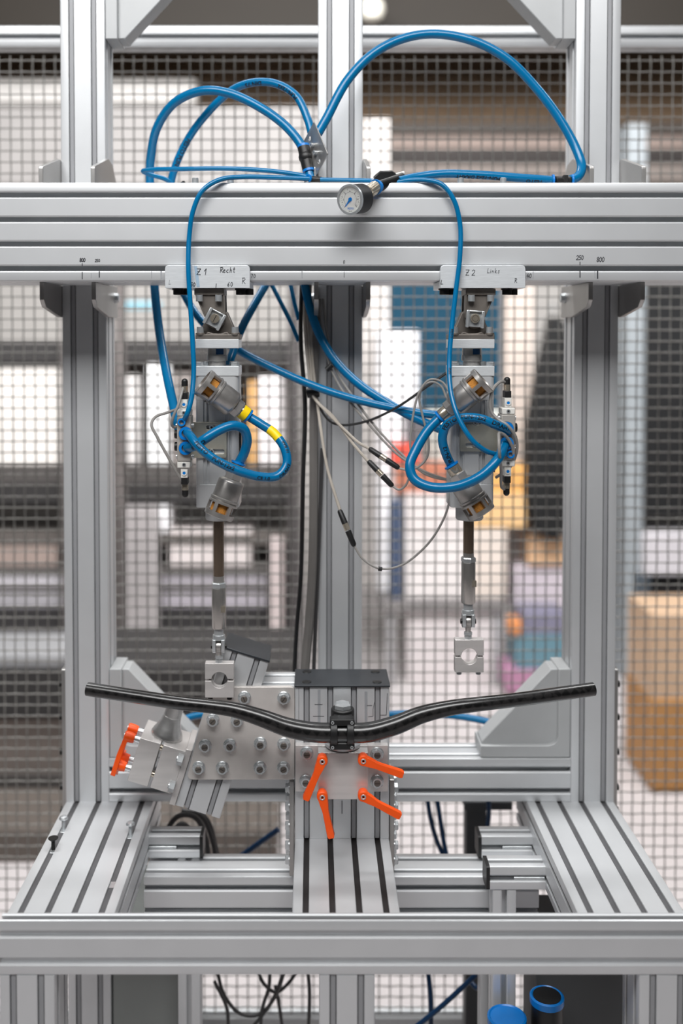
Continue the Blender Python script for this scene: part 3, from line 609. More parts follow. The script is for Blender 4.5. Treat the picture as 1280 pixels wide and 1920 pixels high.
    for vv in (v0 + 10, v1 - 12):
        s0, s1 = (X(-14 * m - 6 if m > 0 else -14), X(14)); s0, s1 = sorted((s0, s1)); ob = rpoly([(s0, Z(vv + 4)), (s1, Z(vv + 4)), (s1, Z(vv - 4)), (s0, Z(vv - 4))], 3.2)
        cut(br, B().prism(ob, YFr - 8, YFr + .5)); inst(SMALL, 'small_screw', br, axis_mat((X(-10 if m > 0 else -4), YFr - 2.6, Z(vv)), FRONT) @ Matrix.Diagonal((1.5, 1.5, 1, 1)))
    for s in sil: silencer(t, *s)
    # rod, coupling, joint and clamp
    xr = xc - 1.2; e = vb
    b = B(); b.lathe([(8.9, Z(e['rod'])), (8.9, Z(980))], (xr, YA, 0), n=32); b.build('piston_rod', 'rod', t)
    b = B(); b.lathe([(9.1, Z(e['nut0'])), (9.1, Z(e['rod']))], (xr, YA, 0), n=10); b.build('rod_flats', 'steel', t)
    b = B(); b.lathe([(11.2, Z(e['nut1'])), (12.6, Z(e['nut1'] - 2)), (12.6, Z(e['nut0'] + 2)), (11.2, Z(e['nut0']))], (xr, YA, 0), n=6, rot=.2); b.build('lock_nut', 'zinc', t)
    b = B(); b.lathe([(11, Z(e['sl'])), (11.8, Z(e['sl'] - 2)), (11.8, Z(e['nut1'] + 2)), (11.2, Z(e['nut1']))], (xr, YA, 0), n=36); sl = b.build('coupling_sleeve', 'chrome', t)
    zc_ = (Z(e['sl']) + Z(e['nut1'])) / 2; B().box(xr + 2, xr + 12, YA - 11, YA - 6, zc_ - 5, zc_ + 5).build('wrench_flat', 'brass', sl)
    f0 = e['sl']; b = B(); b.lathe([(8, Z(f0 + 13)), (8, Z(f0))], (xr, YA, 0), n=28); b.lathe([(10, Z(f0 + 22)), (10.4, Z(f0 + 14)), (9.5, Z(f0 + 12))], (xr, YA, 0), n=28)
    for s_ in (-1, 1): b.prism(rpoly([(YA - 10, Z(f0 + 46)), (YA + 10, Z(f0 + 46)), (YA + 10, Z(f0 + 20)), (YA - 10, Z(f0 + 20))], [7, 7, 0, 0]), xr + (4.6 if s_ > 0 else -10.4), xr + (10.4 if s_ > 0 else -4.6), 'x')
    b.build('joint_fork', 'zinc', t, bevel=.6)
    b = B(); b.lathe([(4, -4.2), (9.6, -3.8), (10.2, 0), (9.6, 3.8), (4, 4.2)], (xr, YA, Z(f0 + 35)), (1, 0, 0), 24); b.cyl((xr, YA, Z(f0 + 42)), (xr, YA, Z(f0 + 58)), 5.5, 4, 14); b.build('joint_eye', 'steel', t)
    B().cyl((xr - 13, YA, Z(f0 + 35)), (xr + 13, YA, Z(f0 + 35)), 4.4, n=16).build('joint_pin', 'black_steel', t)
    c0 = e['cl']; b = B(); b.lathe([(6.6, Z(c0)), (6.6, Z(c0 - 6))], (xr, YA, 0), n=6); b.lathe([(6.8, Z(c0 - 7)), (6.8, Z(c0 - 13))], (xr, YA, 0), n=6, rot=.3); b.build('jam_nut', 'zinc', t)
    cx_ = xr + 1.5 * k; hw = 27.5 * k; cv = c0 + 31.5; rb = 15.5 * k; zc2 = Z(cv)
    for s_, nm, zz0 in ((1, 'clamp_upper', Z(c0)), (-1, 'clamp_lower', Z(e['end'] - 2))):
        g = 1.5 * s_; pl = [(cx_ - hw, zc2 + g), (cx_ - hw, zz0), (cx_ + hw, zz0), (cx_ + hw, zc2 + g)] + [(cx_ + rb * math.cos(a), zc2 + s_ * rb * math.sin(a)) for a in [math.radians(6 + 168 * i / 16) for i in range(17)]]
        B().prism(pl, YA - 8, YA + 8).build(nm, 'alu_raw', t, bevel=.6)
    for dx in (-18.5, 18.5):
        b = B(); b.cyl((cx_ + dx * k, YA, zc2 - 3), (cx_ + dx * k, YA, zc2 + 3), 2.4, n=12); b.lathe([(4.4, 0), (4.4, 5), (3.6, 5.6)], (cx_ + dx * k, YA, Z(e['end'] - 2)), (0, 0, -1), 16); b.build('clamp_screw', 'black_steel' if m > 0 else 'zinc', t)
    # marker writing on the carriage plate
    return t, cr, X, Z
tl, crl, XL, ZL = actuator(407, 1, 'pneumatic actuator marked Z 1 hanging above the tilted fixture, rod further out', dict(clip=28, slot=True, rod=1088, nut0=1100, nut1=1111, sl=1188, cl=1253, end=1320),
                   [((465, 780), (380, 716), -34, -48, True, .2), ((447, 868), (411, 963), -34, -42, False, .5)])
tr, crr, XR, ZR = actuator(886, -1, 'pneumatic actuator marked Z 2 hanging over the right half of the handlebar', dict(clip=4, slot=False, rod=1044, nut0=1052, nut1=1062, sl=1140, cl=1208, end=1272),
                   [((825, 782), (907, 712), -34, -48, False, .2), ((846, 872), (900, 958), -34, -42, False, .5)])
YC = -12.4
def cnote(parent, t, u, v, hpx, m='ink', wd=.75, **k): p = P(u, v, YC); handwriting(t, p.x, p.z, hpx * .867, YC, parent, wd, m, **k)
cnote(crl, 'Z 1', 368, 515, 11, wd=1); cnote(crl, 'Recht', 412, 511, 10, wd=.9, pitch=.85); cnote(crl, '60', 426, 537, 8); cnote(crl, 'R', 453, 532, 11, wd=.7); cnote(crl, '50', 357, 537, 7, wd=1); cnote(crl, '|', 404, 539, 7, wd=1); cnote(crl, 'L', 316, 533, 8, 'ink_faint')
cnote(crr, 'Z 2', 872, 516, 10, wd=.8); cnote(crr, 'Links', 913, 512, 9, wd=.6, pitch=.85); cnote(crr, 'L', 826, 533, 8, wd=.8); cnote(crr, 'R', 964, 530, 8, wd=.6)
b = B(); p, q = P(366, 499, YC), P(371, 538, YC); b.add([(p.x - 2, YC, p.z), (p.x + 3, YC, p.z), (q.x + 3, YC, q.z), (q.x - 2, YC, q.z)], [(0, 1, 2, 3)]); b.build('blue_smudge', mat('blue_smear', (150, 172, 190), 0, .6, .1, 60), crl)

# ------------------------------------------------------------------ solenoid valves
def valve(u, v, Y, flip, label):
    c = P(u, v, Y); t = thing('solenoid_valve', label, 'valve', c, 'solenoid valves on the actuators'); T = Matrix.Translation(c) @ (Matrix.Rotation(math.pi, 4, 'Y') if flip else Matrix.Identity(4))
    B().box(-11, 11, -17, 17, -36, 36, X=T).build('body', 'grey_p', t, bevel=1.2)
    for s in (1, -1):
        z0, z1 = sorted((36.3 * s, 47 * s)); cp = B().box(-11, 10, -16, 16, z0, z1, X=T).build('end_cap', 'white_p', t, bevel=1.5)
        b = B(); b.disc_ring((0, -16, 41.5 * s), FRONT, 3.2, 1.7, .8, 18, X=T); b.build('cap_screw', 'zinc', cp); B().cyl((0, -15.9, 41.5 * s), (0, -16.3, 41.5 * s), 1.8, n=12, X=T).build('screw_recess', 'black', cp)
        z0, z1 = sorted((47.2 * s, 63 * s)); so = B().box(-5.5, 5.5, -14, 10, z0, z1, X=T).build('solenoid', 'white_p', t, bevel=.6)
        B().disc_ring((0, -14, 55 * s), FRONT, 4.4, 2.5, 1.2, 20, X=T).build('override_rim', 'white_p', so); B().cyl((0, -13.5, 55 * s), (0, -15, 55 * s), 2.5, n=16, X=T).build('override_button', 'blue', so)
        z0, z1 = sorted((63 * s, 74 * s)); B().box(-5.2, 5.2, -13, 8, z0, z1, X=T).build('plug', 'black', t, bevel=.8)
        b = B(); b.cyl((0, -3, 74 * s), (0, -3, 84 * s), 5.4, n=18, X=T); b.build('plug_nut', 'brass', t)
        b = B(); b.cyl((0, -3, 84 * s), (0, -3, 91 * s), 5.2, n=16, X=T); b.ball((0, -3, 91 * s), 5.2, X=T); b.build('cable_boot', 'black', t)
    for x, z, r in ((-3, 27, 6.2), (3.2, 9, 10.6), (3.2, -14.5, 10.6)):
        r0 = B().disc_ring((x, -17, z), FRONT, r + .8, r * .55, 2, 26, X=T).build('fitting_body', 'brass', t); B().disc_ring((x, -19, z), FRONT, r, r * .6, 3, 26, X=T).build('release_ring', 'blue', r0)
    for z in (20, -30):
        for s in (-1, 1): B().cyl((11 * s, 0, z), (14.5 * s, 0, z), 4, n=14, X=T).build('side_screw', 'zinc', t)
    for z in (6, -14): B().cyl((-11, 2, z), (-17, 2, z), 8, 7, 18, X=T).build('port_plug', 'black', t)
    p_ = glyphs('14', 3.2)
    return t
valve(347, 821, -34, False, 'grey solenoid valve with blue fittings left of the left actuator')
valve(949, 818, -34, True, 'grey solenoid valve with blue fittings right of the right actuator')

# ------------------------------------------------------------------ air hoses
def pathof(pts, n=10): return catmull([P(*p) for p in pts], n)
def hose(name, pts, r, label, m='hose', cat='hose', group='blue air hoses', n=20, text=None, world=False):
    path = catmull(pts, 10) if world else pathof(pts)
    o = B().tube(path, r, n).build(name, m, None, label, cat, group)
    if text:
        for s0, off, size, tx in text: hose_print(o, path, r, s0, off, size, tx)
    return o
def hose_print(parent, path, r, s0, off, size, tx):  # lettering wrapped on the tube, s0 = start along the tube (mm), off = turn from the camera side
    L = [0]
    for i in range(len(path) - 1): L.append(L[-1] + (path[i + 1] - path[i]).length)
    size *= 1.35; v, f = glyphs(tx, size); b = B(); V = []
    for x, y in v:
        s = min(max(s0 + x, 0), L[-1] - .01); i = max(j for j in range(len(L) - 1) if L[j] <= s); t = (s - L[i]) / (L[i + 1] - L[i]); p = path[i].lerp(path[i + 1], t)
        d = (path[min(i + 1, len(path) - 1)] - path[max(i - 1, 0)]).normalized(); c = (CAM - p); c = (c - d * c.dot(d)).normalized(); e = c.cross(d)
        a = off + (y - size * .35) / r; V.append(p + (c * math.cos(a) + e * math.sin(a)) * (r + .22))
    b.add(V, f); b.build('hose_print', 'print', parent, smooth=0)
RB = 7.9; RS = 4.0
hose('air_hose', [(569, 284, 62), (562, 268, 66), (535, 236, 76), (490, 203, 88), (430, 175, 100), (380, 170, 112), (328, 192, 130), (294, 240, 155), (282, 300, 180), (281, 342, 192), (284, 440, 196), (289, 530, 190), (297, 610, 165), (310, 690, 110), (324, 755, 50), (336, 805, 5), (346, 825, -8)], RB,
     'thick blue hose arching lowest above the beam, then down to the left valve')
hose('air_hose', [(584, 250, 70), (576, 222, 80), (555, 180, 95), (520, 158, 110), (480, 154, 125), (440, 166, 140), (395, 205, 158), (350, 265, 178), (322, 335, 192), (315, 440, 198), (336, 530, 194), (372, 595, 165), (425, 643, 140), (520, 694, 120), (620, 735, 105), (720, 762, 95), (800, 776, 90), (868, 782, 80)], 7.0,
     'printed blue hose arching behind another at upper left, crossing to the right actuator', text=[(70, .5, 8, 'PUN-12x2'), (150, .4, 8, 'DIN 73'), (330, .2, 8, 'FESTO PUN')])
hose('air_hose', [(596, 250, 66), (612, 222, 70), (650, 152, 80), (700, 100, 90), (760, 71, 100), (820, 64, 105), (890, 78, 105), (950, 110, 102), (1005, 165, 98), (1050, 225, 90), (1080, 280, 78), (1090, 312, 66), (1084, 330, 55), (1068, 338, 46)], RB,
     'longest blue hose, high arch from the bracket plate to the right beam end')
hose('air_hose', [(1036, 338, 40), (980, 334, 36), (900, 328, 32), (830, 326, 28), (780, 332, 22), (748, 339, 12)], 7.2,
     'thick blue hose lying along the beam top from the gauge to the right elbow', text=[(20, .7, 7, 'FESTO'), (90, .7, 7, 'PUN-12x2 DRAHT')])
hose('thin_air_hose', [(582, 333, 30), (560, 328, 34), (500, 320, 44), (420, 316, 60), (340, 317, 80), (285, 318, 100), (268, 321, 118), (280, 327, 134), (310, 336, 150), (322, 344, 160)], RS,
     'thin blue hose looped back along the top of the beam at the left')
hose('thin_air_hose', [(580, 335, 22), (520, 333, 14), (450, 332, 2), (412, 337, -8), (380, 357, -14), (362, 395, -14), (355, 440, -12), (353, 500, -20), (356, 560, -24), (361, 640, -32), (363, 700, -42), (359, 745, -54), (351, 775, -60), (344, 789, -50)], RS,
     'thin blue hose hanging over the beam face down to the left valve')
hose('thin_air_hose', [(600, 337, 22), (640, 338, 20), (690, 339, 20), (725, 341, 18)], RS, 'short thin blue hose along the beam top into the taped gauge joint')
hose('thin_air_hose', [(735, 343, 14), (770, 338, 4), (800, 338, -4), (828, 346, -10), (850, 374, -13), (862, 420, -12), (862, 480, -18), (855, 540, -22), (847, 610, -30), (842, 680, -44), (845, 735, -62), (860, 785, -82), (884, 824, -92), (908, 844, -86), (932, 852, -72), (950, 851, -52)], RS,
     'thin blue hose hanging over the beam face down to the right valve', text=[(330, .2, 4, 'FESTO'), (395, .2, 4, 'PUN')])
hose('air_hose', [(503, 526, 190), (482, 562, 165), (452, 618, 125), (430, 680, 90), (410, 740, 76), (380, 800, 70)], 7.2, 'thick blue hose dropping from the beam behind the left actuator')
hose('air_hose', [(570, 525, 150), (580, 575, 148), (600, 630, 140), (630, 678, 128), (670, 718, 115), (720, 752, 102), (780, 785, 92), (868, 822, 80)], RB, 'thick dark blue hose dropping in front of the centre post towards the right actuator')
hose('thin_air_hose', [(505, 526, 196), (525, 565, 188), (545, 605, 180), (560, 640, 172)], RS, 'thin blue hose slanting from the beam to the cable bundle')
hose('thin_air_hose', [(543, 526, 200), (550, 560, 196), (560, 600, 190)], RS, 'short thin blue hose dropping beside the cable bundle below the beam')
ll = [(351, 811, -52), (358, 819, -72), (373, 838, -86), (400, 860, -90), (445, 882, -88), (490, 894, -80), (520, 892, -72), (537, 872, -64), (534, 842, -56), (513, 812, -46), (490, 796, -40), (466, 781, -34)]
lo = hose('looped_hose', ll, 7.2, 'blue hose loop with yellow bands from the left valve to the upper left silencer', text=[(40, .2, 6.5, 'FESTO'), (75, .1, 6.5, 'PUN-12x2'), (150, -.3, 5.5, 'CE 1.0'), (185, -.5, 5.5, 'DRAHT'), (225, -.4, 5, '10 BAR')])
pp = pathof(ll); j = len(pp)
B().tube(pp[-25:-16], 7.5, 16).build('yellow_band', 'yellow', lo)
hose('looped_hose', [(351, 839, -52), (363, 837, -66), (383, 824, -74), (410, 807, -68), (437, 798, -60), (456, 804, -52), (463, 824, -44), (458, 848, -38), (448, 868, -34)], 7.8, 'short blue hose loop from the left valve to the lower left silencer', text=[(20, -.3, 6, 'FESTO')])
hose('looped_hose', [(824, 783, -34), (802, 806, -40), (780, 842, -50), (768, 873, -60), (776, 898, -68), (806, 913, -76), (856, 912, -84), (902, 892, -90), (932, 862, -82), (946, 832, -52)], 7.9, 'wide blue hose loop from the upper right silencer to the right valve')
hose('looped_hose', [(845, 871, -34), (836, 852, -42), (829, 822, -48), (838, 796, -54), (864, 784, -60), (900, 785, -66), (930, 797, -66), (954, 808, -52)], 7.4, 'printed blue hose loop from the lower right silencer to the right valve', text=[(8, -.2, 6.5, 'PUN-12'), (66, .1, 7, 'FESTO'), (100, .2, 6.5, 'PUN-12x2'), (147, .3, 7, 'DRAHT')])
hose('air_hose', [(330, 1372, 200), (345, 1350, 232), (380, 1340, 262), (450, 1338, 290), (560, 1340, 310)], 6.5, 'blue hose behind the tilted fixture near the left angle bracket')
hose('air_hose', [(700, 1342, 310), (760, 1338, 300), (830, 1340, 290), (890, 1348, 280), (950, 1362, 262)], 6.5, 'blue hose running behind the handlebar to the right angle bracket')
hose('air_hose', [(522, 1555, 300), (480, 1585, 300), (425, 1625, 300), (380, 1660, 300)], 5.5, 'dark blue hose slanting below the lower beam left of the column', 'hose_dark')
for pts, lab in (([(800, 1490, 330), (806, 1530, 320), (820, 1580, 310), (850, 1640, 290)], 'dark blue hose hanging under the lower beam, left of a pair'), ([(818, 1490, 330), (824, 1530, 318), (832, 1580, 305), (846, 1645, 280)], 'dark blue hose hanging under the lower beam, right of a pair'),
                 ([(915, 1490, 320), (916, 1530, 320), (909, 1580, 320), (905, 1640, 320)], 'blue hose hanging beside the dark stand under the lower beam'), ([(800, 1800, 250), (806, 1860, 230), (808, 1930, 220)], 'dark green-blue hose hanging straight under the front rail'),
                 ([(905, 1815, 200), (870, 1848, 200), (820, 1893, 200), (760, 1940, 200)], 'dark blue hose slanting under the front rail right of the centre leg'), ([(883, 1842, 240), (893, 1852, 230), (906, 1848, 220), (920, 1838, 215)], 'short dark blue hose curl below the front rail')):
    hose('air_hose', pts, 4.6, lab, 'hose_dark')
# elbow and tee fittings on top of the beam, bracket plate
el = thing('elbow_fitting', 'black push-in elbow at the right end of the long hose', 'fitting', P(1052, 342, 42))
p0, p1 = P(1036, 338, 40), P(1072, 338, 46)
b = B(); b.cyl(p0.lerp(p1, .12), p0.lerp(p1, .9), 7, n=18); b.box(p0.x + 17, p0.x + 25, 36, 48, p0.z - 10, p0.z + 8.5); b.build('body', 'black', el, bevel=.8)
for t in (0, 1): q = p0.lerp(p1, t); B().disc_ring(q - Vector((1.5, 0, 0)), (1, 0, 0), 9.6, 6.5, 3.2).build('release_ring', 'blue', el)
tf = thing('tee_fitting', 'black push-in tee with blue rings behind the tilted bracket plate', 'fitting', P(575, 300, 62))
q0, q1 = P(569, 276, 63), P(578, 318, 55)
B().cyl(q0, q1, 10.5, n=20).build('body', 'black', tf); B().ball(q0.lerp(q1, .45), 12.5).build('boss', 'black', tf)
for q, d in ((q0, q0 - q1), (q1, q1 - q0)): B().disc_ring(q, d, 10.4, 7.6, 4).build('release_ring', 'blue', tf)
B().cyl(q1, P(583, 338, 50), 7.5, n=16).build('hose_stub', 'hose', tf)
b = B(); c0 = P(574, 335, 30); c1 = P(602, 337, 24); b.cyl(c0, c1, 5, n=14); b.build('lower_tee', 'black', tf)
B().disc_ring(P(579, 334.5, 24), (-.6, -.8, 0), 6.6, 4.2, 3).build('release_ring', 'blue', tf)
bp = thing('bracket_plate', 'small tilted stainless plate with holes and two screws above the beam centre', 'bracket', P(596, 333, 40))
o = P(591, 279, 45); av = Vector((26, -40, -69)) * .44; bv_ = Vector((-22, 42, -34)) * .44; nn = av.cross(bv_).normalized()
if nn.y > 0: nn = -nn
ax_, bx_ = av.normalized(), bv_.normalized(); Xp = Matrix((ax_, bx_, nn)).transposed().to_4x4(); Xp.translation = o; la, lb = av.length, bv_.length
pl = B().prism(rpoly([(-la, -lb), (la, -lb), (la, lb), (-la, lb)], 4), -1, 1, 'z', X=Xp).build('plate', 'stainless', bp, bevel=.3)
for a_ in (-8, 9): inst(CAPS, 'cap_screw', pl, Xp @ Matrix.Translation((a_, 0, 1)) @ Matrix.Diagonal((.75, .75, .7, 1)))
for a_ in (-26, 26): cut(pl, B().cyl(Xp @ Vector((a_, lb * .1, -4)), Xp @ Vector((a_, lb * .1, 4)), 4.2, n=18))
B().box(o.x - 12, o.x + 12, 36, 54, 1107.2, 1112).build('foot', 'black', bp, bevel=.5)
wd = B(); p = P(338, 340, 100); wd.prism([(p.x - 16, 1105), (p.x + 7, 1105), (p.x + 7, 1123), (p.x + 4, 1123)], 100, 112); wd.build('wedge', 'black_ano', None, 'small dark triangular wedge on the beam top beside the left hoses', 'wedge')

# ------------------------------------------------------------------ pressure gauge
g0 = P(657, 374, -62); gd = Vector((-.60, -.77, -.16)).normalized(); ga = thing('pressure_gauge', 'round black pressure gauge with white dial lying over the front edge of the beam', 'gauge', g0)
GX = axis_mat(g0, gd, up=Vector((.0, -.1, 1)))     # local z out of the dial, y up
R0 = 23.6
B().lathe([(21, -31), (R0, -29), (R0, -1), (22.8, 0)], n=44, X=GX).build('housing', 'black', ga)
B().disc_ring((0, 0, -.5), (0, 0, 1), R0 + .6, R0 - 3, 3.5, 44, X=GX).build('bezel', 'zinc', ga)
dial = B().lathe([(R0 - 2.6, .2), (R0 - 2.7, .6)], n=44, X=GX).build('dial', 'dial', ga)
B().lathe([(R0 - 2.4, 2.2), (R0 - 2.5, 2.8)], n=44, X=GX).build('glass', 'glass', ga)
b = B()
for k in range(28):
    a = math.radians(225 - 270 * k / 27); r1 = 17.5; r2 = 14.8 if k % 3 == 0 else 16.2; d = Vector((math.cos(a), math.sin(a), 0)); n_ = Vector((-d.y, d.x, 0)) * (.22 if k % 3 else .4)
    b.add([d * r2 - n_, d * r1 - n_, d * r1 + n_, d * r2 + n_], [(0, 1, 2, 3)], X=GX @ Matrix.Translation((0, 0, .75)))
arcp = [Vector((11.6 * math.cos(math.radians(225 - 270 * k / 30)), 11.6 * math.sin(math.radians(225 - 270 * k / 30)), .75)) for k in range(31)]
for k in range(30): p_, q_ = arcp[k], arcp[k + 1]; b.add([p_ * 1, q_ * 1, q_ * 1.03, p_ * 1.03], [(0, 1, 2, 3)], X=GX)
b.build('dial_scale', 'ink', dial, smooth=0)
b = B()
for k, tx in enumerate(('0', '2', '4', '6', '8', '10', '12')):
    a = math.radians(225 - 45 * k); v_, f_ = glyphs(tx, 3.4); b.add([(x - 1 + 13.2 * math.cos(a), y - 1.2 + 13.2 * math.sin(a), .78) for x, y in v_], f_, X=GX)
b.build('dial_numbers', 'ink', dial, smooth=0)
b = B(); v_, f_ = glyphs('FESTO', 4.2); b.add([(x - 6, y - 15.5, .78) for x, y in v_], f_, X=GX); b.build('dial_lettering', 'blue', dial, smooth=0)
b = B(); v_, f_ = glyphs('bar psi', 2.4); b.add([(x - 4, y - 18.8, .78) for x, y in v_], f_, X=GX); b.build('dial_lettering', 'ink', dial, smooth=0)
b = B(); b.prism([(-2, 3.5), (2, 3.5), (1.5, -3), (.4, -15), (-.4, -15), (-1.5, -3)], .9, 1.4, 'z', X=GX @ Matrix.Rotation(math.radians(-42), 4, 'Z')); b.cyl((0, 0, .8), (0, 0, 1.8), 3.2, n=16, X=GX)
b.build('needle', 'blue', dial)
e0 = GX @ Vector((0, 2, -30)); e1 = P(703, 351, -8); e2 = P(711, 349, 2); e3 = P(755, 334, 24)
b = B(); b.cyl(e0, e0.lerp(e1, .45), 11.5, n=6); b.cyl(e0.lerp(e1, .45), e1, 11, n=22); b.build('stem_fitting', 'brass', ga)
B().disc_ring(e1, e2 - e1, 12.6, 7, 3).build('release_ring', 'blue', ga); B().cyl(e1, e2 + (e2 - e1) * .3, 9.6, n=18).build('collar', 'blue', ga)
tp = B().cyl(e2, e3, 9.8, 9.2, 20).build('tape_wrap', 'tape', ga)
f = [P(*q) for q in ((699, 333, 6), (712, 322, 12), (735, 321, 20), (748, 330, 24), (730, 345, 10), (712, 349, 4))]; n0 = Vector((0, 9, 3)); b = B()
b.add([x for x in f] + [x + n0 for x in f], [list(range(6)), list(range(11, 5, -1))] + [(i, (i + 1) % 6, 6 + (i + 1) % 6, 6 + i) for i in range(6)]); b.build('tape_flag', 'tape', tp, bevel=1.5)
B().cyl(P(697, 340, 12), P(757, 324, 32), 3, n=10).build('cable_tie_end', 'white_p', ga)

# ------------------------------------------------------------------ electric cables
def cable(pts, r, label, m='cable', group='sensor cables', name='cable'): return hose(name, pts, r, label, m, 'cable', group, 8)
def connector(p, q, label):
    p, q = P(*p), P(*q); t = thing('cable_connector', label, 'connector', p.lerp(q, .5), 'inline cable connectors'); L = lambda a: p.lerp(q, a)
    B().lathe([(3, 0), (4.6, 3), (5.2, (q - p).length * .38)], p, q - p, 16).build('rear_sleeve', 'black', t); B().cyl(L(.38), L(.56), 5, n=14).build('coupling_nut', 'brass', t)
    B().lathe([(3, 0), (4.6, 3), (5.2, (q - p).length * .42)], q, p - q, 16).build('front_sleeve', 'black', t)
cable([(572, 526, 150), (571, 600, 148), (577, 680, 140), (586, 740, 126), (612, 772, 100), (648, 808, 70), (672, 830, 50), (692, 841, 36)], 2.6, 'beige sensor cable from the bundle to the upper inline connector', 'cable_beige')
cable([(577, 526, 152), (576, 600, 150), (582, 680, 142), (590, 745, 126), (625, 782, 96), (660, 830, 60), (690, 865, 36)], 2.6, 'beige sensor cable from the bundle to the middle inline connector', 'cable_beige')
cable([(582, 526, 154), (581, 600, 152), (586, 680, 144), (594, 750, 128), (602, 810, 100), (614, 880, 70), (637, 956, 40)], 2.6, 'beige sensor cable from the bundle to the lowest inline connector', 'cable_beige')
connector((692, 841, 36), (748, 878, 20), 'black inline connector, uppermost of three in front of the centre post'); connector((690, 864, 36), (736, 912, 22), 'black inline connector, middle of three in front of the centre post'); connector((636, 956, 40), (664, 1024, 26), 'black inline connector, lowest of three in front of the centre post')
cable([(748, 878, 20), (765, 881, 14), (783, 876, 10), (800, 858, 10), (803, 825, 12), (792, 780, 14), (786, 745, 14), (795, 722, 12), (812, 716, 10), (828, 726, 8), (836, 745, 4)], 1.9, 'thin grey cable curling up from the upper connector to the right actuator')
cable([(736, 912, 22), (748, 918, 18), (760, 910, 14), (770, 880, 10), (769, 830, 8), (774, 780, 10), (786, 735, 12), (805, 712, 10), (828, 716, 6), (842, 735, 0)], 1.9, 'thin grey cable looping up from the middle connector to the right actuator')
cable([(664, 1024, 26), (680, 1048, 24), (712, 1066, 22), (752, 1060, 20), (800, 1022, 16), (828, 980, 12), (841, 945, 10), (846, 900, 10)], 1.9, 'thin grey cable hanging in a wide bow from the lowest connector to the right actuator')
B().cyl(P(709, 1066, 22), P(716, 1067, 22), 3.6, n=10).build('cable_tie', 'black', None, 'small black cable tie on the lowest hanging bow of cable', 'cable tie')
for k, (d, lab) in enumerate(((0, 'left'), (8, 'right'))):
    cable([(598 + d, 560, 160), (604 + d, 620, 150), (620 + d, 690, 135), (650 + d * 1.5, 745, 115), (700 + d, 805, 95), (745 + d, 852, 80), (800, 886 + d * .5, 60), (862, 906 - d * .3, 62)], 2.2, 'grey cable pair to the right actuator, %s one of the two' % lab)
cable([(590, 735, 140), (604, 772, 128), (622, 792, 118), (645, 797, 108), (690, 789, 95), (745, 763, 80), (800, 725, 66), (850, 690, 60)], 2.3, 'thin black cable sagging from the bundle up to the right actuator', 'black')
cable([(566, 526, 158), (564, 640, 156), (572, 760, 152), (568, 900, 150), (564, 1080, 150), (556, 1180, 150), (552, 1255, 150), (548, 1400, 150)], 3.8, 'long black cable running straight down left of the centre post', 'black')
cable([(594, 560, 162), (590, 660, 160), (588, 760, 158), (588, 900, 156), (586, 1050, 154), (580, 1160, 152), (572, 1255, 152), (566, 1400, 152)], 8, 'thick grey cable running straight down along the centre post', 'cable_mid')
cable([(604, 840, 160), (600, 950, 160), (596, 1060, 160), (590, 1200, 160), (584, 1390, 160)], 3.6, 'thin dark cable beside the centre post groove', 'cable_dark')
B().cyl(P(576, 737, 132), P(598, 735, 130), 9, n=14).build('cable_tie', 'black', None, 'black cable tie round the beige bundle in front of the centre post', 'cable tie')
B().cyl(P(612, 694, 128), P(622, 684, 128), 5, n=12).build('cable_tie', 'black', None, 'black cable tie round the grey cable pair on the centre post', 'cable tie')
cable([(352, 918, -36), (338, 896, -40), (318, 862, -44), (296, 822, -44), (284, 796, -40), (291, 782, -32), (312, 774, -22), (330, 768, -8)], 2.4, 'grey cable bowed out left of the left valve')
cable([(345, 722, -36), (340, 738, -48), (334, 760, -56), (326, 778, -58), (322, 795, -54), (326, 801, -48), (334, 799, -42)], 2.4, 'grey cable folded down along the top of the left valve')
cable([(949, 717, -36), (938, 716, -46), (925, 728, -52), (919, 750, -52), (921, 772, -52), (932, 785, -56), (950, 797, -62), (964, 815, -58), (969, 836, -50), (965, 858, -40), (955, 876, -24)], 2.6, 'grey cable looping round the top of the right valve')
cable([(946, 918, -38), (940, 912, -48), (939, 880, -60), (936, 850, -92), (935, 825, -88), (936, 812, -74), (948, 818, -66), (960, 838, -58), (962, 862, -48), (952, 880, -20), (930, 895, 10)], 2.6, 'grey cable looping round the bottom of the right valve')
for k, (pts, lab) in enumerate((([(300, 1640, 220), (312, 1560, 225), (335, 1530, 230), (365, 1532, 235), (385, 1570, 240), (392, 1640, 240)], 'dark cable arching highest behind the left stub rail'), ([(312, 1640, 235), (322, 1565, 240), (340, 1545, 245), (358, 1560, 250), (366, 1640, 250)], 'dark cable arching lowest behind the left stub rail'), ([(340, 1520, 255), (375, 1528, 255), (398, 1575, 255), (410, 1650, 255)], 'dark cable falling right of the left stub rail'), ([(352, 1515, 262), (386, 1535, 262), (404, 1590, 262), (414, 1650, 262)], 'dark cable falling furthest right of the left stub rail'))):
    cable(pts, 5, lab, 'cable_dark', 'dark cables under the rig')
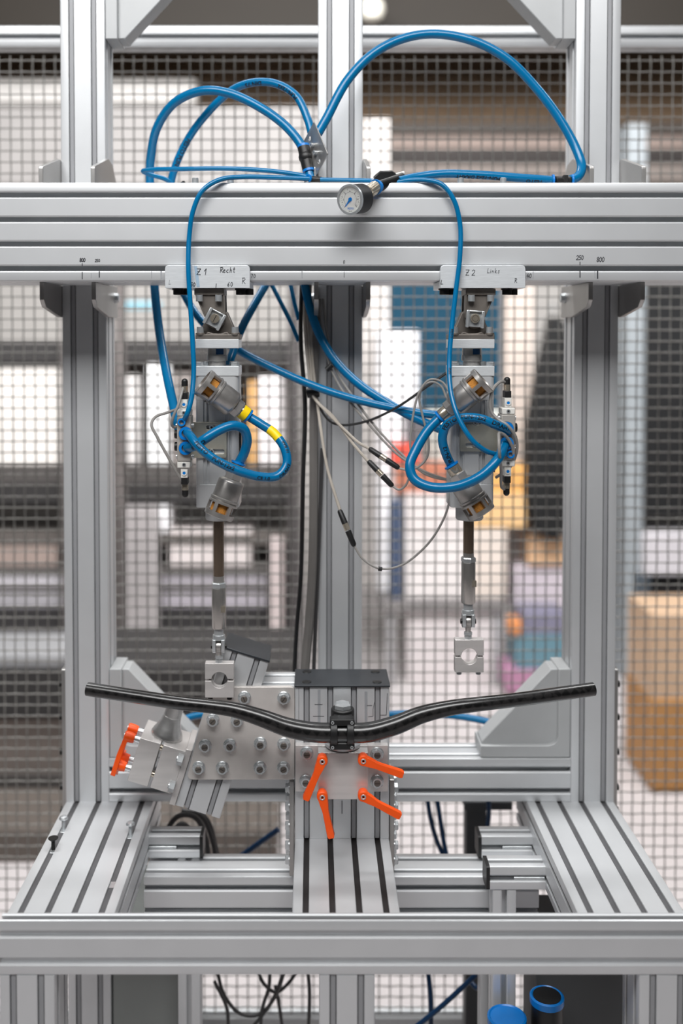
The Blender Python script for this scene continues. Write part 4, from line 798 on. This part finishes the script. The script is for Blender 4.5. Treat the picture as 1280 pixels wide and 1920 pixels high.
for k, (pts, lab) in enumerate((([(405, 1810, 230), (420, 1865, 230), (450, 1900, 230), (485, 1902, 230), (515, 1870, 230), (535, 1815, 230)], 'dark cable hanging as the widest bow under the front rail'), ([(480, 1810, 240), (495, 1845, 240), (518, 1860, 240), (545, 1838, 240), (560, 1812, 240)], 'dark cable hanging as a short bow under the front rail'), ([(506, 1810, 225), (504, 1850, 225), (492, 1890, 225), (488, 1935, 225)], 'dark cable dropping left of the short bow under the front rail'), ([(534, 1810, 225), (522, 1850, 225), (505, 1885, 225), (470, 1930, 225)], 'dark cable slanting left under the front rail'), ([(576, 1810, 200), (580, 1860, 200), (578, 1935, 200)], 'dark cable hanging straight beside the centre leg'), ([(402, 1840, 215), (425, 1890, 215), (428, 1935, 215)], 'dark cable hanging beside the left stub leg'), ([(516, 1848, 245), (524, 1890, 245), (530, 1935, 245)], 'dark cable crossing under the short bow'))):
    cable(pts, 3.4, lab, 'cable_dark', 'dark cables under the rig')

# ------------------------------------------------------------------ loose screws standing in the table slots
def loose(u, v, sx, head, m, label):
    p = P(u, v, 0); lam = (0 - CAM.z) / (p.z - CAM.z); q = CAM + (p - CAM) * lam; t = thing('loose_screw', label, 'screw', (sx, q.y, 0), 'loose screws in the table slots')
    if head == 'pan': B().lathe([(3, 15), (7.5, 15.5), (7.8, 17), (6, 20), (2.5, 21.3)], (sx, q.y, 0), n=20).build('head', m, t)
    else: B().lathe([(3, 11), (8.4, 16.5), (8.4, 17.5), (3, 17.6)], (sx, q.y, 0), n=20).build('head', m, t)
    b = B(); b.lathe([(3, -10)] + [(3 + .35 * (k % 2), -8 + k * .8) for k in range(29)], (sx, q.y, 0), n=14); b.build('shank', m, t)
    B().box(sx - 4.2, sx + 4.2, q.y - 11, q.y + 4, -8, -2.5).build('slot_nut', 'zinc', t, bevel=.8)
loose(118, 1552, -482.5, 'pan', 'zinc', 'silver pan-head screw standing in the outer slot of the left table'); loose(97, 1590, -482.5, 'csk', 'black_steel', 'black countersunk screw standing in the outer slot of the left table'); loose(246, 1563, -362.5, 'pan', 'zinc', 'silver pan-head screw standing in the inner slot of the left table')
nb = P(209, 1660, 0); lam = (-4 - CAM.z) / (nb.z - CAM.z); nq = CAM + (nb - CAM) * lam
B().box(-366.5, -358.5, nq.y - 9, nq.y + 9, -8, -3).build('slot_nut', 'zinc', None, 'small metal slot nut lying in the inner slot of the left table', 'nut')

# ------------------------------------------------------------------ workshop behind the fence
_bg = {}
def bgm(rgb, rough=.7):
    if rgb not in _bg: _bg[rgb] = mat('workshop_%d_%d_%d' % rgb, rgb, 0, rough, .06, 6)
    return _bg[rgb]
def slab(name, u0, v0, u1, v1, Y, dep, rgb, parent=None, bevel=0, **k):
    a, c = P(u0, v1, Y), P(u1, v0, Y); return B().box(a.x, c.x, Y, Y + dep, a.z, c.z).build(name, bgm(rgb), parent, bevel=bevel, **k)
# left: heavy rack with deep dark shelves
YR = 3000
rk = thing('storage_rack', 'tall grey storage rack with dark beams behind the fence on the left', 'rack', (P(250, 900, YR).x, YR, FLOOR))
for v0, v1, c in ((642, 680, (52, 50, 50)), (872, 905, (80, 76, 74)), (905, 945, (48, 46, 46)), (1000, 1022, (96, 90, 86)), (1062, 1080, (98, 94, 92)), (1098, 1110, (110, 106, 106)), (1140, 1222, (50, 48, 49))):
    slab('shelf', -160, v0, 562, v1, YR, 700, c, rk)
for u0, u1, c in ((118, 138, (110, 104, 102)), (216, 236, (104, 98, 96)), (540, 562, (70, 66, 66))):
    a = P(u0, 700, YR - 20); e = P(u1, 700, YR - 20); z1 = P(u0, 470, YR).z; B().box(a.x, e.x, YR - 40, YR - 5, FLOOR, z1).build('rack_post', bgm(c), rk)
slab('rear_panel', -160, 945, 562, 1250, YR + 720, 30, (112, 104, 100), rk)
YQ = 1960
lc = thing('machine_base', 'low dark machine base on the floor in front of the rack', 'machine', (P(250, 1400, YQ).x, YQ, FLOOR))
slab('upper_body', -160, 1252, 560, 1345, YQ, 500, (46, 44, 44), lc, 4); slab('front_cover', -160, 1346, 560, 1452, YQ + 30, 440, (124, 114, 108), lc, 4); slab('plinth', -160, 1453, 560, 1511, YQ + 10, 480, (66, 62, 60), lc, 4)
slab('grey_tray_edge', -160, 1232, 120, 1251, YQ + 10, 300, (140, 140, 142), lc, 2)
slab('back_sheet', -160, 640, 562, 872, YR + 720, 30, (160, 152, 148), rk)
def onb(name, u0, v0, u1, v1, Y, dep, rgb, label, cat, group=None): return slab(name, u0, v0, u1, v1, Y, dep, rgb, None, 6, label=label, cat=cat, group=group)
G = 'goods on the storage rack'
onb('carton', -150, 692, 112, 872, YR + 3, 300, (244, 238, 232), 'large white carton at the far left of the rack shelf', 'carton', G)
onb('carton', 236, 704, 258, 872, YR + 3, 200, (226, 222, 220), 'narrow pale carton right of the left post on the rack shelf', 'carton', G)
onb('carton', 276, 682, 318, 872, YR + 3, 200, (252, 252, 252), 'bright white upright carton on the rack shelf', 'carton', G)
onb('carton', 322, 700, 440, 872, YR + 3, 200, (140, 132, 128), 'grey carton behind the left actuator on the rack shelf', 'carton', G)
onb('carton', 464, 716, 482, 872, YR + 3, 200, (206, 160, 104), 'tan narrow carton on the rack shelf', 'carton', G)
onb('carton', 484, 706, 530, 872, YR + 3, 200, (232, 226, 226), 'pale carton beside the tan one on the rack shelf', 'carton', G)
onb('carton', 236, 948, 318, 1000, YR + 3, 200, (248, 246, 248), 'low white carton on the second rack shelf', 'carton', G)
onb('crate', -150, 1024, 108, 1062, YR + 3, 300, (166, 148, 140), 'pinkish crate on the third rack shelf', 'crate', G)
onb('tray', -150, 1082, 118, 1098, YR + 3, 300, (206, 202, 208), 'pale long tray under the pinkish crate', 'tray', G)
onb('tray', -150, 1112, 118, 1140, YR + 3, 300, (170, 167, 172), 'lower grey long tray on the left of the rack', 'tray', G)
onb('carton', 316, 996, 470, 1062, YR + 3, 300, (226, 216, 214), 'wide pale carton behind the left piston rod', 'carton', G)
onb('tray', 300, 1082, 500, 1098, YR + 3, 300, (182, 176, 184), 'pale tray behind the left piston rod', 'tray', G)
onb('tray', 300, 1112, 500, 1140, YR + 3, 300, (178, 172, 180), 'lower pale tray behind the left coupling sleeve', 'tray', G)
onb('board', 236, 950, 296, 1300, YR - 80, 40, (172, 166, 166), 'pale upright board leaning on the rack', 'board')
onb('board', 506, 1010, 530, 1250, YR - 80, 40, (206, 192, 190), 'narrow pale upright board at the right of the rack', 'board')
onb('cuboid', -260, 1556, 520, 1632, 1560, 300, (92, 84, 78), 'low dark brown pallet on the floor beyond the fence on the left', 'cuboid')  # low dark brown block standing in for a dark band on the floor
onb('strip_box', 200, 566, 300, 580, YR + 300, 60, (140, 190, 206), 'light blue strip on the wall above the rack', 'strip')
# upper left: bright windows in the hall wall
for i, (u0, v0, u1, v1, c) in enumerate(((-160, 150, 366, 192, (232, 228, 224)), (-160, 200, 600, 346, (186, 182, 180)))):
    a, e = P(u0, v1, 4700), P(u1, v0, 4700); o_ = B().box(a.x, e.x, 4700, 4760, a.z, e.z).build('window_%d' % (i + 1), bgm(c), None, kind='structure')
# upper right: brown cladding strips and ducts
for v0, v1, c, nm in ((228, 252, (58, 50, 44), 'darker'), (280, 304, (44, 38, 36), 'darkest')):
    slab('roof_purlin', 728, v0, 1420, v1, 4300, 300, c, label='%s brown roof purlin at the upper right behind the mesh' % nm, cat='purlin')
slab('roof_purlin', 728, 253, 1420, 279, 4320, 300, (138, 122, 114), label='paler brown roof purlin between two dark ones', cat='purlin'); slab('roof_purlin', 728, 305, 1420, 340, 4320, 300, (128, 118, 112), label='lowest greyish brown roof purlin above the crossbeam', cat='purlin')
slab('roof_girder', -300, -300, 1500, 52, 4100, 500, (34, 27, 18), label='dark brown roof girder across the top of the hall', cat='girder')
slab('column', 680, 222, 730, 1100, 3600, 200, (206, 200, 196), label='pale hall column right of the centre post', cat='column')
slab('column', 1166, 232, 1212, 1400, 3300, 200, (150, 156, 160), label='grey-blue hall column right of the right post', cat='column')
slab('column', 946, 528, 1000, 1000, 3500, 150, (206, 192, 182), label='cream pillar left of the dark coat', cat='column')
lp = P(697, 20, 3900); t = thing('ceiling_lamp', 'round white hall lamp at the top edge right of the centre post', 'lamp', lp)
B().lathe([(40, 60), (62, 40), (66, 0), (50, -40), (20, -58)], lp, n=24).build('globe', bgm((250, 244, 230)), t); B().cyl(lp + Vector((0, 0, 60)), lp + Vector((0, 0, 500)), 8).build('cord', bgm((40, 36, 32)), t)
# middle right: teal board, white cabinet, coat, boxes on a bench
onb('pin_board', 730, 520, 942, 770, 5130, 60, (0, 76, 104), 'large teal board on the wall behind the right actuator', 'board')
onb('cabinet', 708, 620, 784, 1110, 3300, 300, (244, 242, 244), 'bright white cabinet behind the fence right of the centre post', 'cabinet')
coat = thing('coat', 'long black coat hanging behind the fence left of the right post', 'coat', P(1025, 1000, 3200))
cpoly = [((q := P(u, v, 3200)).x, q.z) for u, v in ((1036, 590), (1060, 600), (1075, 700), (1075, 990), (1040, 1015), (1005, 1000), (985, 930), (992, 800), (1010, 700))]
B().prism(rpoly(cpoly, 20), 3200, 3330).build('body', bgm((8, 9, 11)), coat, bevel=20); a = P(1036, 588, 3260); B().cyl(a, a + Vector((0, 0, 60)), 6).build('hanger_hook', 'zinc', coat)
G2 = 'boxes stacked behind the right actuator'
onb('box', 760, 768, 800, 832, 3250, 150, (96, 92, 96), 'dark grey box on the white cabinet edge', 'box', G2); onb('box', 734, 832, 786, 870, 3240, 150, (216, 78, 60), 'red box behind the wide hose loop', 'box', G2)
onb('box', 740, 870, 860, 925, 3240, 150, (178, 112, 88), 'orange-brown flat box behind the wide hose loop', 'box', G2); onb('box', 862, 872, 986, 925, 3240, 150, (222, 166, 96), 'amber box behind the right valve', 'box', G2)
onb('box', 880, 925, 986, 990, 3230, 150, (226, 186, 134), 'pale amber box under the amber one', 'box', G2); onb('box', 760, 925, 878, 1000, 3230, 150, (222, 214, 212), 'white box below the orange-brown one', 'box', G2)
onb('box', 800, 770, 940, 868, 3400, 150, (196, 200, 194), 'pale green-grey box behind the right actuator barrel', 'box', G2)
bn = thing('work_bench', 'grey work bench behind the right piston rod', 'bench', (P(830, 1130, 3250).x, 3250, FLOOR))
slab('bench_top', 716, 1124, 944, 1146, 3200, 500, (132, 128, 128), bn); slab('bench_back', 716, 1000, 1060, 1124, 3600, 40, (214, 208, 206), bn)
for u in (732, 930): a = P(u, 1140, 3240); B().box(a.x - 20, a.x + 20, 3220, 3260, FLOOR, a.z).build('bench_leg', bgm((160, 158, 160)), bn)
onb('box', 760, 1001, 880, 1123, 3232, 150, (228, 222, 220), 'white box standing on the left half of the work bench', 'box', G2); onb('box', 882, 991, 950, 1123, 3232, 150, (224, 212, 202), 'cream box standing on the right half of the work bench', 'box', G2)
slab('bench_shade_cover', 764, 1148, 944, 1300, 3230, 400, (214, 207, 207), bn)  # added pale slab that covers the dark shade under the bench
onb('roll', 732, 940, 754, 1124, 3200, 60, (62, 76, 102), 'dark blue upright roll standing on the work bench', 'roll')
G3 = 'colourful boxes by the right post'
onb('box', 968, 1190, 1062, 1256, 3000, 200, (96, 132, 146), 'teal box in the stack left of the right post', 'box', G3); onb('box', 980, 1150, 1062, 1190, 3000, 200, (122, 120, 140), 'slate box on top of the teal one', 'box', G3)
onb('box', 956, 1164, 978, 1190, 2990, 100, (216, 142, 88), 'small orange box beside the slate one', 'box', G3); onb('box', 950, 1256, 1062, 1300, 2990, 200, (176, 128, 156), 'mauve box at the bottom of the stack', 'box', G3)
onb('box', 990, 1010, 1062, 1060, 3300, 150, (232, 190, 150), 'peach box below the coat', 'box', G3); onb('box', 960, 1060, 1062, 1140, 3320, 150, (206, 196, 204), 'pale lilac box below the peach one', 'box', G3)
# far right: dark machine, shelf, cardboard
mc = thing('dark_machine', 'black glazed machine cabinet at the right edge behind the fence', 'machine', P(1260, 1500, 3300))
slab('housing', 1206, 480, 1420, 968, 3300, 500, (8, 9, 12), mc, 4); slab('side_frame', 1200, 470, 1210, 1500, 3290, 500, (62, 72, 78), mc, 4); slab('ledge', 1206, 1000, 1420, 1078, 3260, 500, (206, 202, 206), mc, 4); slab('lower_panel', 1206, 1088, 1420, 1160, 3310, 500, (10, 11, 14), mc, 4)
slab('front_strip', 1192, 1080, 1218, 1400, 3250, 60, (70, 78, 86), mc, 4)
onb('cardboard_box', 1222, 1152, 1420, 1312, 2060, 300, (190, 160, 132), 'light tan cardboard box at the right edge behind the fence', 'cardboard box'); onb('cardboard_box', 1220, 1312, 1420, 1482, 2050, 320, (168, 122, 72), 'brown cardboard box under the light tan one', 'cardboard box')
st_ = thing('dark_stand', 'dark grey machine stand under the lower beam, right of the centre', 'stand', P(900, 1700, 340))
a = P(874, 1515, 340); e = P(912, 1515, 340); B().box(a.x, e.x, 340, 380, FLOOR, P(880, 1518, 340).z).build('post', 'panel_dark', st_, bevel=2); B().box(a.x - 4, P(960, 1500, 340).x, 336, 384, P(880, 1518, 340).z, P(880, 1502, 340).z).build('cross_bar', 'panel_dark', st_, bevel=2)
